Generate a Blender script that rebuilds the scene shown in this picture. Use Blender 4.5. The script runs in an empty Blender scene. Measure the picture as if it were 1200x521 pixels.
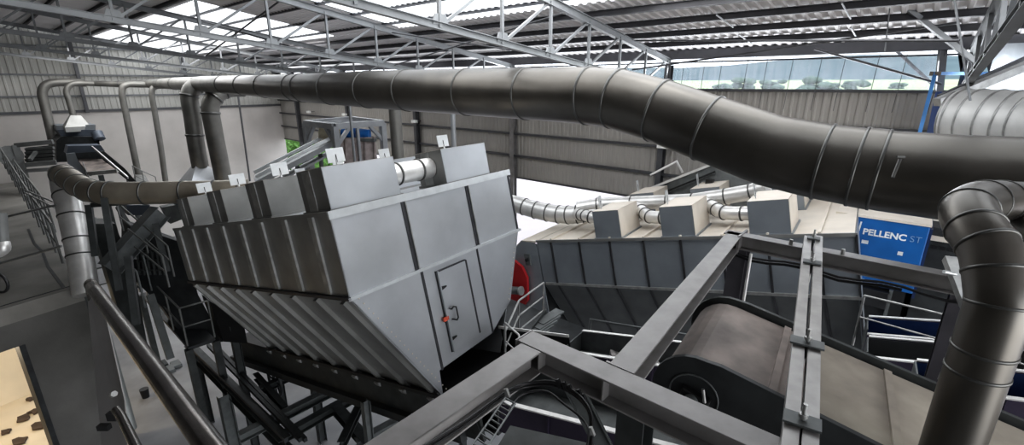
import bpy, math, random
from mathutils import Vector as Vec
random.seed(7)
scn = bpy.context.scene
COL = scn.collection
# ------------------------------------------------------------------ camera geometry (image taken as 1200x521)
F = 540.0; TH = math.atan(162 / F); CT, ST = math.cos(TH), math.sin(TH); H = 10.0
def ray(x, y):
    a = (x - 600) / F; b = (260.5 - y) / F
    return Vec((a, CT + b * ST, -ST + b * CT))
def P(x, y, d): return Vec((0, 0, H)) + ray(x, y) * d
def onZ(x, y, z): return P(x, y, (z - H) / ray(x, y).z)
AZ = math.radians(41)
V = Vec((math.sin(AZ), math.cos(AZ), 0)); U = Vec((-math.cos(AZ), math.sin(AZ), 0)); Z = Vec((0, 0, 1))
def B(u, v, z): return U * u + V * v + Z * z                 # building axes
def onV(x, y, v): return P(x, y, v / ray(x, y).dot(V))
def onU(x, y, u): return P(x, y, u / ray(x, y).dot(U))
# machine axes (both sorting hoods stand on parallel inclined conveyors)
T = Vec((.599, .801, 0)).normalized()
L = Vec((-.781, .584, -.22)); L = (L - T * L.dot(T)).normalized()
D = L.cross(T); D = D if D.z < 0 else -D
def frame(o):
    return lambda t, d, l: o + T * t + D * d + L * l

# ------------------------------------------------------------------ materials
def nt(name):
    m = bpy.data.materials.new(name); m.use_nodes = True
    n = m.node_tree; b = n.nodes['Principled BSDF']
    return m, n, b
def mat(name, col, rough=.5, metal=0., var=.15, scale=3., bump=0., bscale=40., col2=None, stretch=None, spec=.5, rvar=0):
    m, n, b = nt(name)
    tc = n.nodes.new('ShaderNodeTexCoord'); mp = n.nodes.new('ShaderNodeMapping')
    n.links.new(tc.outputs['Object'], mp.inputs[0])
    if stretch: mp.inputs['Scale'].default_value = stretch
    no = n.nodes.new('ShaderNodeTexNoise'); no.inputs['Scale'].default_value = scale; no.inputs['Detail'].default_value = 6
    n.links.new(mp.outputs[0], no.inputs['Vector'])
    cr = n.nodes.new('ShaderNodeValToRGB')
    c2 = col2 or tuple(c * (1 - var * 2) for c in col)
    cr.color_ramp.elements[0].position = .3; cr.color_ramp.elements[1].position = .7
    cr.color_ramp.elements[0].color = (*c2, 1); cr.color_ramp.elements[1].color = (*[min(1, c * (1 + var)) for c in col], 1)
    n.links.new(no.outputs['Fac'], cr.inputs[0]); n.links.new(cr.outputs[0], b.inputs['Base Color'])
    b.inputs['Roughness'].default_value = rough; b.inputs['Metallic'].default_value = metal
    b.inputs['Specular IOR Level'].default_value = spec
    if rvar:
        mr = n.nodes.new('ShaderNodeMapRange'); mr.inputs[3].default_value = rough - rvar; mr.inputs[4].default_value = rough + rvar
        n.links.new(no.outputs['Fac'], mr.inputs[0]); n.links.new(mr.outputs[0], b.inputs['Roughness'])
    if bump:
        n2 = n.nodes.new('ShaderNodeTexNoise'); n2.inputs['Scale'].default_value = bscale
        n.links.new(mp.outputs[0], n2.inputs['Vector'])
        bp = n.nodes.new('ShaderNodeBump'); bp.inputs['Strength'].default_value = bump; bp.inputs['Distance'].default_value = .02
        n.links.new(n2.outputs['Fac'], bp.inputs['Height']); n.links.new(bp.outputs[0], b.inputs['Normal'])
    return m
M = {}
M['duct'] = mat('duct_galvanised', (.125, .117, .105), .36, .8, .12, 1.2, .12, 3, rvar=.08)
M['ductwarm'] = mat('duct_dusty_warm', (.36, .325, .27), .42, .65, .15, 1.5, .1, 3)
M['ductlite'] = mat('duct_bright_galvanised', (.72, .71, .69), .38, .6, .12, 2.5, .1, 4)
M['ductdim'] = mat('duct_dull', (.20, .195, .18), .5, .6, .15, 1.5, .1, 3)
M['seam'] = mat('seam_dark', (.07, .07, .07), .5, .6)
M['flange'] = mat('flange_zinc', (.13, .13, .125), .4, .8, .1)
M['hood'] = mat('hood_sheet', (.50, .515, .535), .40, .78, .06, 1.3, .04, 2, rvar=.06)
M['hoodside'] = mat('hood_sheet_shaded', (.30, .30, .29), .45, .6, .12, 1.6, .05, 3)  # darker copy of the hood sheet, shade of the side put into the colour
M['hoodtop'] = mat('hood_top_sheet', (.72, .66, .58), .55, .15, .06, 1.5)
M['hoodseam'] = mat('hood_seam', (.06, .06, .065), .5, .5)
M['rib'] = mat('rib_zinc', (.42, .42, .41), .42, .7, .15, 6)
M['ribs'] = mat('rib_side', (.42, .42, .41), .5, .6, .15, 6)
M['beam'] = mat('beam_grey_paint', (.25, .24, .235), .42, .15, .10, 5, .05, 12)
M['beaml'] = mat('channel_light_grey', (.36, .35, .34), .4, .3, .12, 5)
M['beamd'] = mat('beam_violet_grey', (.085, .08, .09), .45, .1, .1, 5)
M['dark'] = mat('dark_steel', (.035, .038, .04), .5, .2, .2, 4)
M['frame'] = mat('frame_dark_green_grey', (.050, .055, .055), .5, .2, .2, 4)
M['framel'] = mat('frame_mid_grey', (.14, .15, .15), .5, .3, .15, 4)
M['black'] = mat('black_plastic', (.012, .012, .013), .45, 0, .2, 5)
M['rubber'] = mat('belt_rubber_dusty', (.235, .20, .18), .7, 0, .12, 2.6, .06, 9, col2=(.115, .098, .09), stretch=(1, 1, 2))
M['belt'] = mat('belt_dusty_beige', (.31, .28, .23), .8, 0, .08, 2.0, .05, 10, col2=(.185, .16, .135))
M['purple'] = mat('purple_panel', (.050, .040, .070), .4, .1, .1, 4)
M['white'] = mat('white_edge', (.78, .77, .75), .4, .3, .05, 6)
M['tag'] = mat('plate_white_zinc', (.62, .64, .65), .35, .5, .05, 6)
M['blue'] = mat('blue_panel', (.010, .115, .36), .42, 0, .06, 3)
M['bluedk'] = mat('blue_dark', (.01, .03, .10), .5)
M['bluetube'] = mat('blue_tube', (.09, .28, .62), .4, .1)
M['red'] = mat('red_guard', (.33, .015, .018), .4, 0, .08)
M['orange'] = mat('orange_lock', (.75, .12, .06), .5)
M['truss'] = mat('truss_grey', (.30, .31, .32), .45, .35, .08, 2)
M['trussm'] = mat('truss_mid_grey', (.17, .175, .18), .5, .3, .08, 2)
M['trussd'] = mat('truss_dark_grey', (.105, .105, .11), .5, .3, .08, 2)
M['purlin'] = mat('purlin_grey', (.13, .13, .14), .5, .3, .08, 2)
M['roof'] = mat('roof_sheet', (.72, .70, .70), .6, .05, .05, .6)
M['clad'] = mat('wall_cladding', (.46, .45, .42), .6, .1, .08, .5)
M['cladm'] = mat('wall_cladding_warm', (.40, .38, .35), .65, .05, .06, .35)
M['conc'] = mat('concrete_panel', (.56, .53, .50), .85, 0, .07, .45, .1, 8, col2=(.46, .435, .41))
M['concl'] = mat('concrete_ledge_lit', (.25, .24, .22), .85, 0, .06, .7, .15, 10, col2=(.14, .135, .125))  # paler than the wall below, light on the ledge top put into colour
M['concd'] = mat('concrete_shaded', (.14, .135, .128), .85, 0, .06, .7, .15, 10, col2=(.08, .078, .072))  # darker concrete, shade of the upright wall put into the colour
M['floor'] = mat('floor_concrete', (.30, .30, .305), .7, 0, .1, .6, .1, 5, col2=(.19, .19, .195))
M['pave'] = mat('pavement', (.36, .33, .335), .9, 0, .04, .2)
M['cream'] = mat('cream_floor', (.80, .70, .54), .8, 0, .05, 1)
M['rail'] = mat('railing_tube_galv', (.24, .225, .215), .20, .9, .15, 8, .05, 20)
M['raild'] = mat('railing_dull', (.17, .18, .18), .45, .5, .1, 5)
M['zinc'] = mat('zinc_post', (.20, .205, .20), .5, .5, .1, 3)
M['meadow'] = mat('meadow', (.22, .29, .15), .95, 0, .15, .012, col2=(.33, .36, .23))
M['hill'] = mat('wooded_hill', (.085, .12, .13), 1, 0, .15, .012, .3, .02, col2=(.06, .09, .105), spec=.1)  # haze of distance is put into the bluish colour
M['leaf'] = mat('leaf_green', (.10, .22, .045), .7, 0, .3, 6)
M['hedge'] = mat('hedge_far', (.09, .14, .11), 1, 0, .2, .2, spec=.1)
M['bark'] = mat('bark', (.10, .07, .05), .9)
M['cloth'] = mat('dusty_cloth', (.36, .31, .30), .9, 0, .15, 4)
M['lamp'] = mat('lamp_white', (.85, .85, .82), .4)
M['sack'] = mat('waste_mix', (.35, .33, .32), .9, 0, .4, 15, .3, 20)
M['ivory'] = mat('ivory_drum', (.55, .50, .38), .5)
def translucent(name, col, transp, streak=None):
    m, n, b = nt(name)
    out = n.nodes['Material Output']
    tr = n.nodes.new('ShaderNodeBsdfTransparent'); tl = n.nodes.new('ShaderNodeBsdfTranslucent'); df = n.nodes.new('ShaderNodeBsdfDiffuse')
    tl.inputs[0].default_value = (*col, 1); df.inputs[0].default_value = (*col, 1)
    a = n.nodes.new('ShaderNodeMixShader'); a.inputs[0].default_value = .75
    n.links.new(df.outputs[0], a.inputs[1]); n.links.new(tl.outputs[0], a.inputs[2])
    c = n.nodes.new('ShaderNodeMixShader'); c.inputs[0].default_value = transp
    n.links.new(a.outputs[0], c.inputs[1]); n.links.new(tr.outputs[0], c.inputs[2])
    if streak:
        tc = n.nodes.new('ShaderNodeTexCoord'); mp = n.nodes.new('ShaderNodeMapping'); mp.inputs['Scale'].default_value = streak
        no = n.nodes.new('ShaderNodeTexNoise'); no.inputs['Scale'].default_value = 1; no.inputs['Detail'].default_value = 4
        mr = n.nodes.new('ShaderNodeMapRange'); mr.inputs[1].default_value = .35; mr.inputs[2].default_value = .65
        mr.inputs[3].default_value = transp - .10; mr.inputs[4].default_value = min(1, transp + .06)
        n.links.new(tc.outputs['Object'], mp.inputs[0]); n.links.new(mp.outputs[0], no.inputs['Vector'])
        n.links.new(no.outputs['Fac'], mr.inputs[0]); n.links.new(mr.outputs[0], c.inputs[0])
    n.links.new(c.outputs[0], out.inputs['Surface'])
    return m
M['skylight'] = translucent('skylight_sheet', (.95, .93, .9), .30)
M['net'] = translucent('clear_sheet', (.8, .84, .9), .86, (9, 9, .35))
M['poly'] = translucent('milky_sheet', (.5, .52, .54), .12, (6, 6, .2))
def emis(name, col, s):
    m, n, b = nt(name); b.inputs['Base Color'].default_value = (*col, 1)
    b.inputs['Emission Color'].default_value = (*col, 1); b.inputs['Emission Strength'].default_value = s
    return m
M['lampglow'] = emis('lamp_glow', (1, .98, .92), 4)

# ------------------------------------------------------------------ mesh builder
def perp(d, up=Z):
    d = d.normalized()
    if abs(d.dot(up)) > .995: up = V if abs(d.dot(V)) < .9 else U
    s = d.cross(up).normalized(); return s, s.cross(d).normalized()
class MB:
    def __init__(s): s.v = []; s.f = []; s.sm = []
    def add(s, vs, fs, smooth=False):
        n = len(s.v); s.v += [Vec(v) for v in vs]
        for f in fs: s.f.append([i + n for i in f]); s.sm.append(smooth)
        return s
    def hexa(s, c): return s.add(c, [(0, 3, 2, 1), (4, 5, 6, 7), (0, 1, 5, 4), (1, 2, 6, 5), (2, 3, 7, 6), (3, 0, 4, 7)])
    def box(s, fn, a, b, c):   # fn(x,y,z)->point, ranges
        p = [fn(x, y, z) for z in c for x, y in ((a[0], b[0]), (a[1], b[0]), (a[1], b[1]), (a[0], b[1]))]
        return s.hexa(p)
    def beam(s, p, q, w, h, up=Z, off=(0, 0)):
        d = q - p; x, y = perp(d, up); o = x * off[0] + y * off[1]
        c = [e + o + x * (i * w / 2) + y * (j * h / 2) for e in (p, q) for i, j in ((-1, -1), (1, -1), (1, 1), (-1, 1))]
        return s.hexa(c)
    def ibeam(s, p, q, w, h, t=.012, up=Z):     # p,q on the axis
        s.beam(p, q, w, t, up, (0, h / 2 - t / 2)); s.beam(p, q, w, t, up, (0, -h / 2 + t / 2)); return s.beam(p, q, t * .7, h - 2 * t, up)
    def chan(s, p, q, w, h, t=.01, up=Z, side=1):   # C profile, web on one side
        s.beam(p, q, w, t, up, (0, h / 2 - t / 2)); s.beam(p, q, w, t, up, (0, -h / 2 + t / 2))
        return s.beam(p, q, t, h - 2 * t, up, (side * (w / 2 - t / 2), 0))
    def angle(s, p, q, w, t=.008, up=Z):
        s.beam(p, q, w, t, up, (0, w / 2)); return s.beam(p, q, t, w, up, (w / 2, 0))
    def tube(s, pts, r, seg=12, cap=True, closed=False):
        pts = [Vec(p) for p in pts]; n = len(pts)
        rs = r if isinstance(r, (list, tuple)) else [r] * n
        x = None; rings = []
        for i, p in enumerate(pts):
            if closed: d = (pts[(i + 1) % n] - pts[i - 1])
            else:
                d = pts[min(i + 1, n - 1)] - p if i == 0 else (p - pts[i - 1] if i == n - 1 else (pts[i + 1] - p).normalized() + (p - pts[i - 1]).normalized())
            d = d.normalized()
            if x is None: x, _ = perp(d)
            x = (x - d * x.dot(d)).normalized(); y = d.cross(x)
            k = 1.0
            if not closed and 0 < i < n - 1:
                cc = (pts[i + 1] - p).normalized().dot((p - pts[i - 1]).normalized()); k = 1 / max(.5, math.sqrt(max(0, (1 + cc) / 2)))
                bend = ((pts[i + 1] - p).normalized() - (p - pts[i - 1]).normalized())
                bend = bend.normalized() if bend.length > 1e-4 else None
            else: bend = None
            ring = []
            for j in range(seg):
                a = 2 * math.pi * j / seg; o = (x * math.cos(a) + y * math.sin(a)) * rs[i]
                if bend: o = o + bend * (o.dot(bend) * (k - 1))
                ring.append(p + o)
            rings.append(ring)
        vs = [v for rg in rings for v in rg]; fs = []
        m = n if closed else n - 1
        for i in range(m):
            a, b = i * seg, ((i + 1) % n) * seg
            for j in range(seg): k = (j + 1) % seg; fs.append((a + j, a + k, b + k, b + j))
        s.add(vs, fs, True)
        if cap and not closed:
            s.add(rings[0], [tuple(range(seg))[::-1]]); s.add(rings[-1], [tuple(range(seg))])
        return s
    def prism(s, poly, vec):
        n = len(poly); vs = [Vec(p) for p in poly] + [Vec(p) + vec for p in poly]
        fs = [tuple(range(n))[::-1], tuple(range(n, 2 * n))] + [(i, (i + 1) % n, n + (i + 1) % n, n + i) for i in range(n)]
        return s.add(vs, fs)
    def corr(s, o, a, la, b, lb, nrm, pitch=.2, dep=.035, flat=.5):   # trapezoidal sheet, ribs run along b
        n = max(1, int(la / pitch)); xs = []
        for i in range(n):
            x = i * pitch; xs += [(x, 0), (x + pitch * flat, 0), (x + pitch * (flat + .12), dep), (x + pitch * .88, dep)]
        xs.append((n * pitch, 0))
        vs = [o + a * x + nrm * h + b * k for k in (0, lb) for x, h in xs]; m = len(xs)
        return s.add(vs, [(i, i + 1, m + i + 1, m + i) for i in range(m - 1)])
    def build(s, name, m, parent=None, label=None, cat=None, group=None, kind=None, bevel=0):
        me = bpy.data.meshes.new(name)
        o0 = parent['_o'] if parent is not None and '_o' in parent else None
        org = Vec(o0) if o0 else Vec((0, 0, 0))
        own = None
        if parent is None and s.v:
            own = sum(s.v, Vec((0, 0, 0))) / len(s.v); own = Vec((own.x, own.y, min(v.z for v in s.v))); org = own
        me.from_pydata([v - org for v in s.v], [], s.f); me.update()
        me.polygons.foreach_set('use_smooth', s.sm)
        me.materials.append(M[m] if isinstance(m, str) else m)
        o = bpy.data.objects.new(name, me); COL.objects.link(o)
        if own is not None: o.location = own
        if parent is not None: o.parent = parent
        o['_o'] = tuple(org)
        if label: o['label'] = label
        if cat: o['category'] = cat
        if group: o['group'] = group
        if kind: o['kind'] = kind
        if bevel:
            bv = o.modifiers.new('bev', 'BEVEL'); bv.width = bevel; bv.segments = 2; bv.limit_method = 'ANGLE'
        return o
def thing(name, label, cat, loc, group=None):
    o = bpy.data.objects.new(name, None); COL.objects.link(o); o.location = loc; o['_o'] = tuple(loc)
    o.empty_display_size = .2; o['label'] = label; o['category'] = cat
    if group: o['group'] = group
    return o
def S(name, mb, m): return mb.build(name, m, kind='structure')
def bez(pts, n=8):      # Catmull-Rom through points
    out = []; q = [pts[0]] + list(pts) + [pts[-1]]
    for i in range(1, len(q) - 2):
        for k in range(n):
            t = k / n; a, b, c, d = q[i - 1], q[i], q[i + 1], q[i + 2]
            out.append(.5 * ((2 * b) + (c - a) * t + (2 * a - 5 * b + 4 * c - d) * t * t + (3 * b - a - 3 * c + d) * t ** 3))
    out.append(pts[-1]); return out

# ------------------------------------------------------------------ the hall
PV = 15.8; UL = 37.2; SL = .155
def zr(v): return 11.05 + (PV - v) * SL
UR, VB = -13.0, -7.0
S('floor', MB().hexa([B(u, v, z) for z in (-.2, 0) for u, v in ((UR, VB), (UL, VB), (UL, PV), (UR, PV))]), 'floor')
S('wall_left', MB().box(B, (UL, UL + .25), (VB, PV), (0, 8.5)), 'conc')
mb = MB()
n_ = int((PV - VB) / .3)
for i in range(n_):      # left cladding follows the roof slope
    v0 = VB + i * .3; xs = [(0, 0), (.17, 0), (.2, .03), (.27, .03), (.3, 0)]
    for (a, h), (b, g) in zip(xs[:-1], xs[1:]):
        mb.add([B(UL - h, v0 + a, 8.5), B(UL - g, v0 + b, 8.5), B(UL - g, v0 + b, zr(v0 + b)), B(UL - h, v0 + a, zr(v0 + a))], [(0, 1, 2, 3)])
S('trim_1', mb, 'clad').name = 'wall_left_cladding'
mb = MB()
mb.corr(B(UR, PV, 5.95), U, UL - UR + .3, Z, 9.8 - 5.95, -V, .2, .02)
mb.box(B, (UL - .6, UL + .25), (PV, PV + .1), (6, 11))
S('wall_far', mb, 'cladm')
S('wall_rear', MB().box(B, (UR, UL), (VB - .2, VB), (0, 15)), 'concd')
S('trim_1', MB().box(B, (UR, UL), (PV - .1, PV + .02), (9.78, 9.86)), 'trussd')
S('trim_2', MB().box(B, (UR, UL), (PV - .08, PV + .02), (10.66, 10.70)), 'trussd')
S('trim_3', MB().box(B, (UR, UL), (PV - .06, PV + .02), (5.9, 5.97)), 'trussd')
S('trim_4', MB().box(B, (UL - .12, UL), (VB, PV), (8.42, 8.56)), 'trussd')
S('window_1', MB().box(B, (-.1, UL), (PV, PV + .012), (9.86, 10.95)), 'net')
S('window_2', MB().box(B, (UR, -.95), (PV - .6, PV - .59), (9.86, 10.85)), 'poly')
# roof sheets with a skylight strip let in
sl = Vec(-V + Z * SL).normalized(); nd = Vec((V * SL + Z)).normalized() * -1
def roofpatch(mb, u0, u1, v0, v1):
    l = (v1 - v0) * math.sqrt(1 + SL * SL)
    mb.corr(B(u0, v1, zr(v1)), U, u1 - u0, sl, l, nd, .25, .04)
mb = MB()
roofpatch(mb, UR, UL, 10.4, PV + 1.0); roofpatch(mb, UR, UL, VB, 5.6)
roofpatch(mb, 14.2, 18.6, 5.6, 10.4); roofpatch(mb, UR, -3, 5.6, 10.4)
S('ceiling', mb, 'roof')
for i, (a, b) in enumerate(((18.6, UL), (-3, 14.2))):
    mb = MB(); roofpatch(mb, a, b, 5.6, 10.4); S('window_%d' % (i + 3), mb, 'skylight')
# purlins
nP = 20
for i in range(nP):
    v = PV - .25 - i * 1.15
    if v < VB + .3: break
    z = zr(v) - .11
    mb = MB().chan(B(UR, v, z + (.05 if 5.7 < v < 10.3 else 0)), B(UL, v, z + (.05 if 5.7 < v < 10.3 else 0)), .07 if not 5.7 < v < 10.3 else .04, .15 if not 5.7 < v < 10.3 else .09, .012, up=(Z + V * SL).normalized())
    mb.build('roof_purlin', 'purlin', label='dark grey steel purlin running lengthwise under the corrugated roof sheets', cat='purlin', group='purlins under the roof sheets')
# columns on the far wall and girts
UC = [-.2 + 6.85 * k for k in range(-1, 6)]; UC[1] = -.6
cl = ['steel wall column far behind the tensioned white duct', 'steel wall column behind the blue tube frame', 'steel wall column behind the bend of the large duct',
      'steel wall column standing in front of the bright opening right of the silver hood', 'steel wall column behind the right vent box of the silver hood',
      'steel wall column behind the portal frame', 'steel wall column nearest the green corner opening']
for k, u in enumerate(UC):
    mb = MB().ibeam(B(u, PV - .18, 0), B(u, PV - .18, 10.6), .2, .26, up=V)
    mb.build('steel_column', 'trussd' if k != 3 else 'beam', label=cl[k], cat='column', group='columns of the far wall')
for z, w in ((6.93, 'lower'), (7.9, 'upper'), (8.85, 'topmost')):
    MB().chan(B(UR, PV - .1, z), B(UL, PV - .1, z), .12, .09, .01, side=-1).build('wall_girt', 'trussd', label=w + ' horizontal steel rail across the far corrugated wall', cat='wall rail', group='rails of the far wall')
for z, w in ((9.35, 'lower'), (10.5, 'middle'), (12.0, 'upper')):
    MB().chan(B(UL - .1, VB, z), B(UL - .1, PV if z < 11 else 9.5, z), .1, .09, .01).build('wall_girt', 'trussm', label=w + ' horizontal steel rail across the left corrugated wall', cat='wall rail', group='rails of the left wall')
for v, w in ((4.6, 'left'), (9.9, 'right')):
    MB().ibeam(B(UL - .25, v, 8.4), B(UL - .25, v, zr(v) - .3), .16, .2, up=U).build('steel_column', 'trussd', label=w + ' short column on the left corrugated wall above the concrete', cat='column', group='columns of the left wall')
# trusses
tl = ['roof truss at the right edge above the tensioned white duct', 'roof truss meeting the far wall just above the bend of the large duct',
      'roof truss crossing above the silver hood, second from the bend of the large duct', 'roof truss above the portal frame, third from the bend of the large duct',
      'roof truss second from the left wall', 'roof truss nearest the left wall']
for k, u in enumerate(UC[1:] ):
    lit = k in (1, 2, 3); tm = 'truss' if k in (1, 2) else 'trussm'  # dimmer light on the other trusses is put into a darker grey
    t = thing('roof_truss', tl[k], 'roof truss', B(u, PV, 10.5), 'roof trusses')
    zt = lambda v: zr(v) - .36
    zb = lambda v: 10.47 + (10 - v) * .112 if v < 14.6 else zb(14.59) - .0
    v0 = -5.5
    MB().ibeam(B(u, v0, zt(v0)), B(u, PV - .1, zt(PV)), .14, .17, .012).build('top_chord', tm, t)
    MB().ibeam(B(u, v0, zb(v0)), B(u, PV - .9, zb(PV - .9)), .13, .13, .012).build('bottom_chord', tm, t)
    nodes = [PV - .35 - 1.62 * i for i in range(13)]
    nodes = [v for v in nodes if v > v0]
    for i, v in enumerate(nodes):
        MB().beam(B(u, v, zb(v)), B(u, v, zt(v)), .06, .06, up=V).build('vertical_strut', tm, t)
        if i < len(nodes) - 1:
            w = nodes[i + 1]
            MB().beam(B(u + .03, w, zb(w)), B(u + .03, v, zt(v)), .055, .055).build('diagonal_strut', tm, t)
            g = MB(); g.prism([B(u - .02, w - .17, zb(w) + .04), B(u - .02, w + .2, zb(w) + .04), B(u - .02, w + .13, zb(w) + .22), B(u - .02, w - .1, zb(w) + .22)], U * .04)
            g.build('gusset_plate', tm, t)
# longitudinal sway rods and struts between trusses
k = 0
for (u0, v0, z0, u1, v1, z1, r) in [(6.65, 9.6, 10.6, 13.5, 9.6, 11.6, .02), (13.5, 9.6, 10.6, 6.65, 9.6, 11.6, .02), (13.5, 6.2, 11.0, 20.3, 6.2, 12.2, .025), (20.3, 6.2, 11.0, 13.5, 6.2, 12.2, .025),
                                     (-.2, 9.6, 10.6, 6.65, 13.0, 11.2, .02), (6.65, 13, 10.4, -.2, 13.6, 11.2, .022), (-.2, 15.2, 10.0, 2.5, 15.2, 10.9, .03)]:
    MB().tube([B(u0, v0, z0), B(u1, v1, z1)], r, 8).build('sway_rod', 'trussd', label='thin steel sway rod strung between the roof trusses', cat='rod', group='sway rods between the roof trusses')
for v in (14.2, 12.4):
    for ua in (1.5, 3.8):
        MB().tube([B(ua, v, zr(v) - .28), B(ua + .05, v - 1.1, zr(v - 1.1) - .28)], .018, 6).build('purlin_tie', 'truss', label='short thin tie rod linking neighbouring roof purlins', cat='rod', group='purlin ties')
# rods in the window strip
for i in range(14):
    u = 6.2 - i * .62 + random.uniform(-.1, .1)
    a = B(u, PV - .3, 9.3); b = B(u - .05, PV - .3, 10.72)
    MB().tube([a, b], .008, 5).build('tension_wire', 'trussd', label='thin vertical wire in front of the clear wall strip', cat='wire', group='wires across the clear strip')
# hanging cables
for i, (x, y0, y1, d, lb) in enumerate([(1045, -10, 60, 9.4, 'thin cable hanging before the clear strip, left of the blue tube frame'), (1117, -10, 118, 7.8, 'pale cable hanging from the roof in front of the blue tube frame')]):
    b_ = P(x + (20 if i else -8), y1, d); tpt = P(x, y0, d)
    MB().tube([tpt, Vec((b_.x, b_.y, b_.z))], .012 if i == 0 else .018, 6).build('suspension_cable', 'truss', label=lb, cat='cable')
S('trim_5', MB().box(B, (UR, UL), (PV - .3, PV + .05), (10.78, 11.05)), 'purlin')

# outside
S('ground', MB().hexa([B(u, v, z) for z in (-.3, -.02) for u, v in ((-120, PV + .3), (160, PV + .3), (160, 90), (-120, 90))]), 'pave')
S('ground', MB().hexa([B(u, v, z) for z in (-.3, -.02) for u, v in ((-80, -60), (UR, -60), (UR, PV + .3), (-80, PV + .3))]), 'floor')
def terr(name, v0, v1, zf, m, kind='structure', nu=60, nv=10, u0=-900, u1=1300):
    vs = []; 
    for j in range(nv + 1):
        for i in range(nu + 1):
            u = u0 + (u1 - u0) * i / nu; v = v0 + (v1 - v0) * j / nv; vs.append(B(u, v, zf(u, v, i, j)))
    fs = [(j * (nu + 1) + i, j * (nu + 1) + i + 1, (j + 1) * (nu + 1) + i + 1, (j + 1) * (nu + 1) + i) for j in range(nv) for i in range(nu)]
    mb = MB().add(vs, fs, True); return mb.build(name, m, kind=kind)
terr('meadow', 90, 900, lambda u, v, i, j: -.5 + (v - 90) / 810 * 17, 'meadow', u0=-1800)
def hz(u, v, i, j):
    k = j / 10; ridge = 58 + 9 * math.sin(u / 260 + 1.2) + 5 * math.sin(u / 95) + random.uniform(-1.2, 1.2)
    return 14 + (ridge - 14) * (1 - (1 - k) ** 1.6)
terr('hills', 880, 1350, hz, 'hill', nu=160, u0=-2600, u1=2200)
def blob(mb, c, r, sq=.7, n=9):
    for k in range(n):
        o = Vec((random.uniform(-1, 1), random.uniform(-1, 1), random.uniform(-.5, .6))) * r * .6
        rr = r * random.uniform(.35, .55); seg, rg = 8, 5; vs = []; 
        for i in range(rg + 1):
            a = math.pi * i / rg
            for j in range(seg):
                b = 2 * math.pi * j / seg; q = rr * random.uniform(.85, 1.15)
                vs.append(c + o + Vec((q * math.sin(a) * math.cos(b), q * math.sin(a) * math.sin(b), q * math.cos(a) * sq)))
        mb.add(vs, [(i * seg + j, i * seg + (j + 1) % seg, (i + 1) * seg + (j + 1) % seg, (i + 1) * seg + j) for i in range(rg) for j in range(seg)], True)
for x, y, r in [(905, 101, 9), (952, 101, 12), (975, 103, 7), (1002, 101, 8), (870, 99, 9), (1053, 102, 6), (845, 104, 7)]:
    r0 = ray(x, y); p = Vec((0, 0, H)) + r0 * 330; mb = MB(); blob(mb, p, r, .45, 12)
    mb.build('hedgerow', 'hedge', label='dark green hedge clump standing in the distant meadow', cat='hedge', group='hedge clumps in the meadow')
def leafy(mb, c, r, n, sz):
    for k in range(n):
        d = Vec((random.gauss(0, 1), random.gauss(0, 1), random.gauss(0, 1))).normalized() * r * random.uniform(.55, 1)
        a = Vec((random.gauss(0, 1), random.gauss(0, 1), random.gauss(0, 1))).normalized(); b = a.cross(d).normalized()
        p = c + Vec((d.x, d.y, d.z * .9)); mb.add([p, p + a * sz, p + a * sz + b * sz * .6, p + b * sz * .6], [(0, 1, 2, 3)])
tq = onV(352, 176, 20.5)
for u, v, lb in ((tq.dot(U), tq.dot(V), 'green leafy tree outside the left corner opening'),):
    t = thing('tree', lb, 'tree', B(u, v, 0)); mb = MB(); leafy(mb, B(u, v, 4.2), 3.0, 1800, .22); leafy(mb, B(u - 2, v + 1, 3.4), 2.4, 1000, .22)
    blob(mb, B(u, v, 4.0), 2.6, 1, 8); blob(mb, B(u - 2, v + 1, 3.2), 2.2, 1, 6); mb.build('crown', 'leaf', t)
    MB().tube([B(u, v, 0), B(u, v, 3)], .2, 8).build('trunk', 'bark', t)

# ------------------------------------------------------------------ ducts
def duct(name, label, pts, rs, m, seams, fl='flange', cat='duct', seg=28, fw=.035, fh=.018, group=None, parts='flange', base=None):
    t = thing(name, label, cat, base or pts[0], group)
    MB().tube(pts, rs, seg).build('duct_run', m, t)
    for i in seams:
        i0 = int(i); f = i - i0
        p = pts[i0] if f == 0 else pts[i0].lerp(pts[i0 + 1], f); r = rs[i0] if f == 0 or not isinstance(rs, list) else rs[i0] * (1 - f) + rs[i0 + 1] * f
        d = (pts[min(i0 + 1, len(pts) - 1)] - pts[max(i0 - (1 if f == 0 else 0), 0)]).normalized()
        x, y = perp(d); 
        MB().tube([p - d * fw / 2, p - d * fw / 2.2, p + d * fw / 2.2, p + d * fw / 2], [r * .98, r + fh, r + fh, r * .98], seg, cap=False).build(parts, fl, t)
    return t
main_px = [(1420, 236, 0), (1200, 215, 0), (1120, 209, 0), (1040, 201, 0), (965, 190, 0), (903, 177, 0), (830, 151, 0), (772, 130, 0), (722, 116, 0), (690, 112.5, 0), (618, 110, 0), (548, 108, 0), (478, 106, 0), (432, 105, 0), (388, 104, 0), (355, 103, 0), (344, 102.5, 0), (310, 101, 0), (285, 100, 0), (262, 99, 0), (240, 98.5, 0), (205, 98, 0)]
mp = [onV(x, y, 7.4) for x, y, _ in main_px]; mp[0] = mp[1] + (mp[1] - mp[2]).normalized() * 4
ms = [94, 94, 93, 92, 92, 91, 88, 78, 70, 66.5, 59, 51, 44.5, 39, 34, 31.5, 31, 27, 24, 20, 17, 14]
mr = [ms[i] * (mp[i] - Vec((0, 0, H))).length / math.hypot(F, math.hypot(main_px[i][0] - 600, 0)) / 2 for i in range(len(mp))]
mr = []
for i, p in enumerate(mp):
    d = p - Vec((0, 0, H)); dep = d.y * CT - d.z * ST
    mr.append(.5 if i < 13 else min(.5, .5 * (.98 - .045 * (i - 13)) ** 1))
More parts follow.
